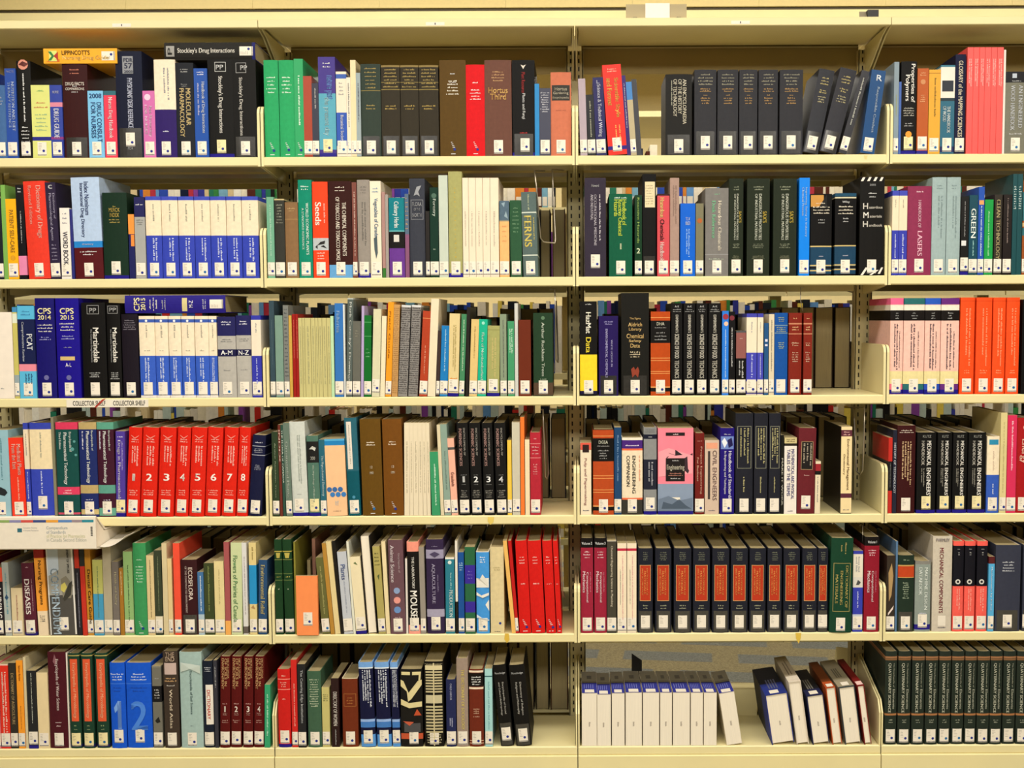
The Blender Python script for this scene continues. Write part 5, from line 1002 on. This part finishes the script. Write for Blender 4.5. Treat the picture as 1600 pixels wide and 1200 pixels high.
# collector shelf label strip on the lip of the third shelf
xa = unproj(104, 630)[0]; xb = unproj(232, 630)[0]; z0 = ZS[2]-0.0262; z1 = ZS[2]-0.0035
t = tag(empty('label_strip', (xa, -0.0002, z0)), 'white strip reading collector shelf twice on the third shelf edge', 'shelf label')
wd = xb-xa; hh = z1-z0
b = MB(); b.box(0, wd, -0.0006, 0, 0, hh, 's:ebe2d2'); b.build('strip', t)
b = MB(); 
for u0, u1 in ((114, 165), (177, 227)):
    gv, gf = glyphs('COLLECTOR SHELF'); xx0 = (u0-104)/128*wd; xx1 = (u1-104)/128*wd
    b.add([(xx0+(xx1-xx0)*u, -0.0009, hh*(0.2+0.62*v)) for u, v in gv], gf, 's:1a1a1a')
b.build('lettering', t)
b = MB(); q = [(150, -.1), (163, .9), (166, 1.15), (160, 1.0), (148, 0.02)]
b.add([((u-104)/128*wd, -0.0012, hh*v) for u, v in q], [tuple(range(5))], 's:b0382c'); b.build('arrow', t)

# thick white compendium lying on the fifth shelf's books, sticking out in front
Yf = -0.07
xa = unproj(-70, 830, Yf)[0]; xb, zt = unproj(149, 807, Yf); zb = unproj(149, 857, Yf)[1]
zrest = max(s['z']+s['h'] for s in SPECS if s['row'] == 4 and s['bay'] == 0 and s['n'][1] < 149 and not s['lying'])+0.001
zlow = ZS[3]-0.031
t = tag(empty('ring_bound_compendium', (xa, 0, 0)), 'thick white compendium of standards lying across books below the fourth shelf', 'book', 'bound reports')
wd = xb-xa
prof = [(Yf, zb), (Yf+0.004, zb-0.003), (-0.012, max(zrest, zb-0.01)), (0.14, zrest), (0.14, zrest+0.004), (-0.01, max(zrest, zb-0.01)+0.003), (Yf+0.006, zb+0.002), (Yf+0.006, zt-0.004), (-0.012, zlow-0.003), (0.14, zlow-0.014), (0.14, zlow-0.010), (-0.006, zlow), (-0.03, zlow+0.018), (Yf+0.004, zt+0.001), (Yf, zt-0.002)]
b = MB(); b.prism_x(prof, 0, wd, 's:ebe1d0'); b.build('cover', t)
b = MB(); b.prism_x([(Yf+0.0065, zb+0.003), (-0.011, max(zrest, zb-0.01)+0.004), (0.13, zrest+0.005), (0.13, zlow-0.016), (-0.013, zlow-0.005), (Yf+0.0065, zt-0.006)], 0.002, wd-0.003, 'pw'); b.build('text_block', t)
b = MB(); sx = wd/219.0; P_ = lambda px: (px+70)*sx
H_ = zt-zb
for u0, u1, c in ((-70, -40, 'e8a03a'), (-40, -14, '5a8ac0'), (-14, 15, '8aa860'), (15, 33, '8a86b0'), (33, 52, 'd0504a'), (52, 72, '3a4a86'), (72, 91, 'e8a03a'), (91, 112, '5a86c0'), (112, 128, '9a8a90'), (128, 146, '2a8a9a')):
    b.add([(P_(u0), Yf-0.0004, zb+H_*.82), (P_(u1), Yf-0.0004, zb+H_*.82), (P_(u1), Yf-0.0004, zb+H_*.9), (P_(u0), Yf-0.0004, zb+H_*.9)], [(0, 1, 2, 3)], 's:'+c)
b.box(P_(27), P_(34), Yf-0.0006, Yf-0.0001, zb+H_*.52, zb+H_*.64, 's:2f6a7a')
for txt, u0, u1, v0, v1, c in (('Canadian Society', 36, 58, .62, .68, 'a8a8a8'), ('of Hospital Pharmacists', 36, 60, .54, .6, 'b0b0b0'), ('Compendium', 72, 105, .58, .7, '9aa6aa'), ('of Standards', 72, 102, .47, .57, 'a0aaae'), ('of Practice for Pharmacists', 72, 132, .34, .45, 'c9c8a0'), ('in Canada Second Edition', 72, 134, .22, .33, 'b0b2a8')):
    gv, gf = glyphs(txt, False); b.add([(P_(u0)+(P_(u1)-P_(u0))*u, Yf-0.0006, zb+H_*(v0+(v1-v0)*v)) for u, v in gv], gf, 's:'+c)
for k in range(6): b.box(P_(141), P_(144), Yf-0.0006, Yf-0.0001, zb+H_*(.4+.05*k), zb+H_*(.43+.05*k), 's:3a3a3a')
b.build('spine_print', t)
b = MB(); vs_ = []; n = 8
for k in range(n+1):
    u = k/n; x = wd + 0.075*u; z = zb+0.0015 + 0.030*u*u - 0.004*math.sin(u*3.1)
    vs_ += [(x, Yf+0.02, z), (x, 0.10, z+0.012 if z+0.012 < zlow-0.018 else zlow-0.018), ]
b.add(vs_, [(2*k, 2*k+2, 2*k+3, 2*k+1) for k in range(n)], 's:efe8dc')
o = b.build('loose_page', t)
so = o.modifiers.new('thick', 'SOLIDIFY'); so.thickness = 0.0012

# cross rails behind the second shelf's books
for bay in range(4):
    x0, x1 = BX[bay]+0.03, BX[bay+1]-0.03
    zr = unproj(900, 279, POST_Y)[1]
    t = MB(); t.box(x0, x1, POST_Y+0.004, POST_Y+0.02, ZS[1]-0.040, ZS[1]-0.012, 'paintd'); tag(t.build('cross_rail'), 'cream cross rail under the second shelf of the %s bay' % BAYN[bay], 'rail', 'cross rails')
    t = MB(); t.box(x0, x1, POST_Y+0.004, POST_Y+0.02, zr-0.006, zr+0.006, 'paintd'); tag(t.build('cross_rail'), 'cream cross rail under the top shelf of the %s bay' % BAYN[bay], 'rail', 'cross rails')

# ------------------------------------------------------------------ books on the rear side of the range, fore edges toward the front
def simple_book(x, w, h, dep, y, z, col, edge=True, label=False, seed=None):
    """fore edge facing -y when edge, else spine facing -y"""
    t = min(0.0025, w*0.12); m = MB(); c = 'c:'+col
    ya, yb = y, y+dep
    m.box(x, x+t, ya, yb, z, z+h, c); m.box(x+w-t, x+w, ya, yb, z, z+h, c)
    if edge: m.box(x+t, x+w-t, yb-t, yb, z, z+h, c); m.box(x+t, x+w-t, ya+0.003, yb-t, z+0.002, z+h-0.003, 'p')
    else:
        m.box(x+t, x+w-t, ya, ya+t, z, z+h, c); m.box(x+t, x+w-t, ya+t, yb-0.003, z+0.002, z+h-0.003, 'p')
        if label: m.add([(x+w*.1, ya-.0004, z+.006), (x+w*.9, ya-.0004, z+.006), (x+w*.9, ya-.0004, z+.044), (x+w*.1, ya-.0004, z+.044)], [(0, 1, 2, 3)], 'w')
    STUFF.merge(m)
DARKS = ['2a2018', '3a2a1c', '1c1a18', '2c3a2c', '4a2018', '20243a', '3c3428', '5a4630']
for row in range(1, 6):
    for bay in range(4):
        if row == 5 and bay == 2: continue
        x = BX[bay]+0.03
        while x < BX[bay+1]-0.07:
            w = rr.uniform(0.026, 0.058); h = rr.uniform(0.225, 0.262)
            if row in (2, 3) and bay in (1, 2) and x > BX[bay]+0.66: h = 0.262; w = rr.uniform(0.04, 0.058)
            simple_book(x, w, h, rr.uniform(0.17, 0.2), 0.292+rr.uniform(0, 0.008), ZS[row]+0.0004, rr.choice(DARKS))
            x += w + rr.choice((0.002, 0.003, 0.007, 0.009))
# the rest of the end bays, outside the frame
for row in range(6):
    rs = [s for s in SPECS if s['row'] == row and s['bay'] == 3]; ls = [s for s in SPECS if s['row'] == row and s['bay'] == 0]
    for xa, xb in ((BX[0]+0.012, min(s['x'] for s in ls)-0.002), (max(s['x']+s['w'] for s in rs)+0.002, BX[4]-0.05)):
        x = xa
        while True:
            w = rr.uniform(0.014, 0.04)
            if x+w > xb: break
            simple_book(x, w, rr.uniform(0.2, 0.255), rr.uniform(0.15, 0.19), 0.004, ZS[row]+0.0004, rr.choice(['c8342c', '2f50b0', 'e6dcc4', '24262c', '2c5a44', '8c3456', 'd8a83a', '7a5a40', '9fb2b3', '3a1416']), False, True)
            x += w+0.0006
# ------------------------------------------------------------------ the next range across the rear aisle
FY = 1.36
t = tag(empty('bookcase', (0, FY, Z_FLOOR)), 'cream double-sided library range across the aisle behind, filled with books', 'bookcase')
FB = [-0.03+0.93*k for k in range(-3, 4)]
for i in range(6):
    for k in range(6):
        x0, x1 = FB[k]+0.003, FB[k+1]-0.003; z = ZS[i]-Z_FLOOR-0.006
        b = MB(); b.prism_x([(0, 0), (0.012, 0), (0.24, 0), (0.24, -0.01), (0.012, -0.01), (0.012, -0.026), (0, -0.026)], x0, x1, 'paint'); b.build('shelf_board', t)
        b = MB(); b.box(x0, x0+0.003, 0.002, 0.24, z*0, 0.145, 'paint'); b.build('end_bracket', t).location.z = z
        for c in t.children[-2:]:
            if c.name.startswith('shelf_board'): c.location.z = z
for k in range(7):
    b = MB(); b.box(FB[k]-0.026, FB[k]+0.026, 0.245, 0.285, 0, Z_CAN1-Z_FLOOR, 'paintd'); b.build('upright', t)
for k in range(6):
    b = MB(); b.box(FB[k]+0.002, FB[k+1]-0.002, 0, 0.53, Z_CAN0-Z_FLOOR, Z_CAN1-Z_FLOOR, 'paint'); b.build('canopy', t)
    b = MB(); b.box(FB[k]+0.002, FB[k+1]-0.002, 0.0, 0.5, 0, ZS[5]-Z_FLOOR-0.04, 'paint'); b.build('base', t)
BRIGHTS = ['ece4d4', 'e6dcc4', '2f50b0', 'c8342c', 'f0ece0', '3a3f9c', '1c1a1a', '2c7a60', 'd88a3a', '8a4aa0', '6a9ad0', 'e8d060', 'b83a4a', '101c3c', '7fb0c8', '5a2a1c', 'd8c49a', '20242c', 'e8e0d0', '3f8a4a', 'efe6d0']
for row in range(6):
    for k in range(6):
        x = FB[k]+0.008
        while x < FB[k+1]-0.05:
            w = rr.uniform(0.010, 0.038); h = rr.uniform(0.19, 0.275) if row != 2 else rr.uniform(0.285, 0.31)
            if rr.random() < 0.03: x += 0.03
            simple_book(x, w, h, rr.uniform(0.15, 0.2), FY+rr.uniform(0.0, 0.006), ZS[row]-0.006+0.0004, rr.choice(BRIGHTS if row < 3 or rr.random() < 0.3 else ('ece4d4', 'e6dcc4', 'd8d0c0', 'b9c8c0', '1c1a1a')), False, True)
            x += w+0.0006
o = STUFF.build('books'); tag(o, 'slim books among the larger ones and the books on the shelves behind', 'books', kind='stuff')
print('objects', len(bpy.data.objects), 'tris', sum(sum(len(p.vertices)-2 for p in m.polygons) for m in bpy.data.meshes))
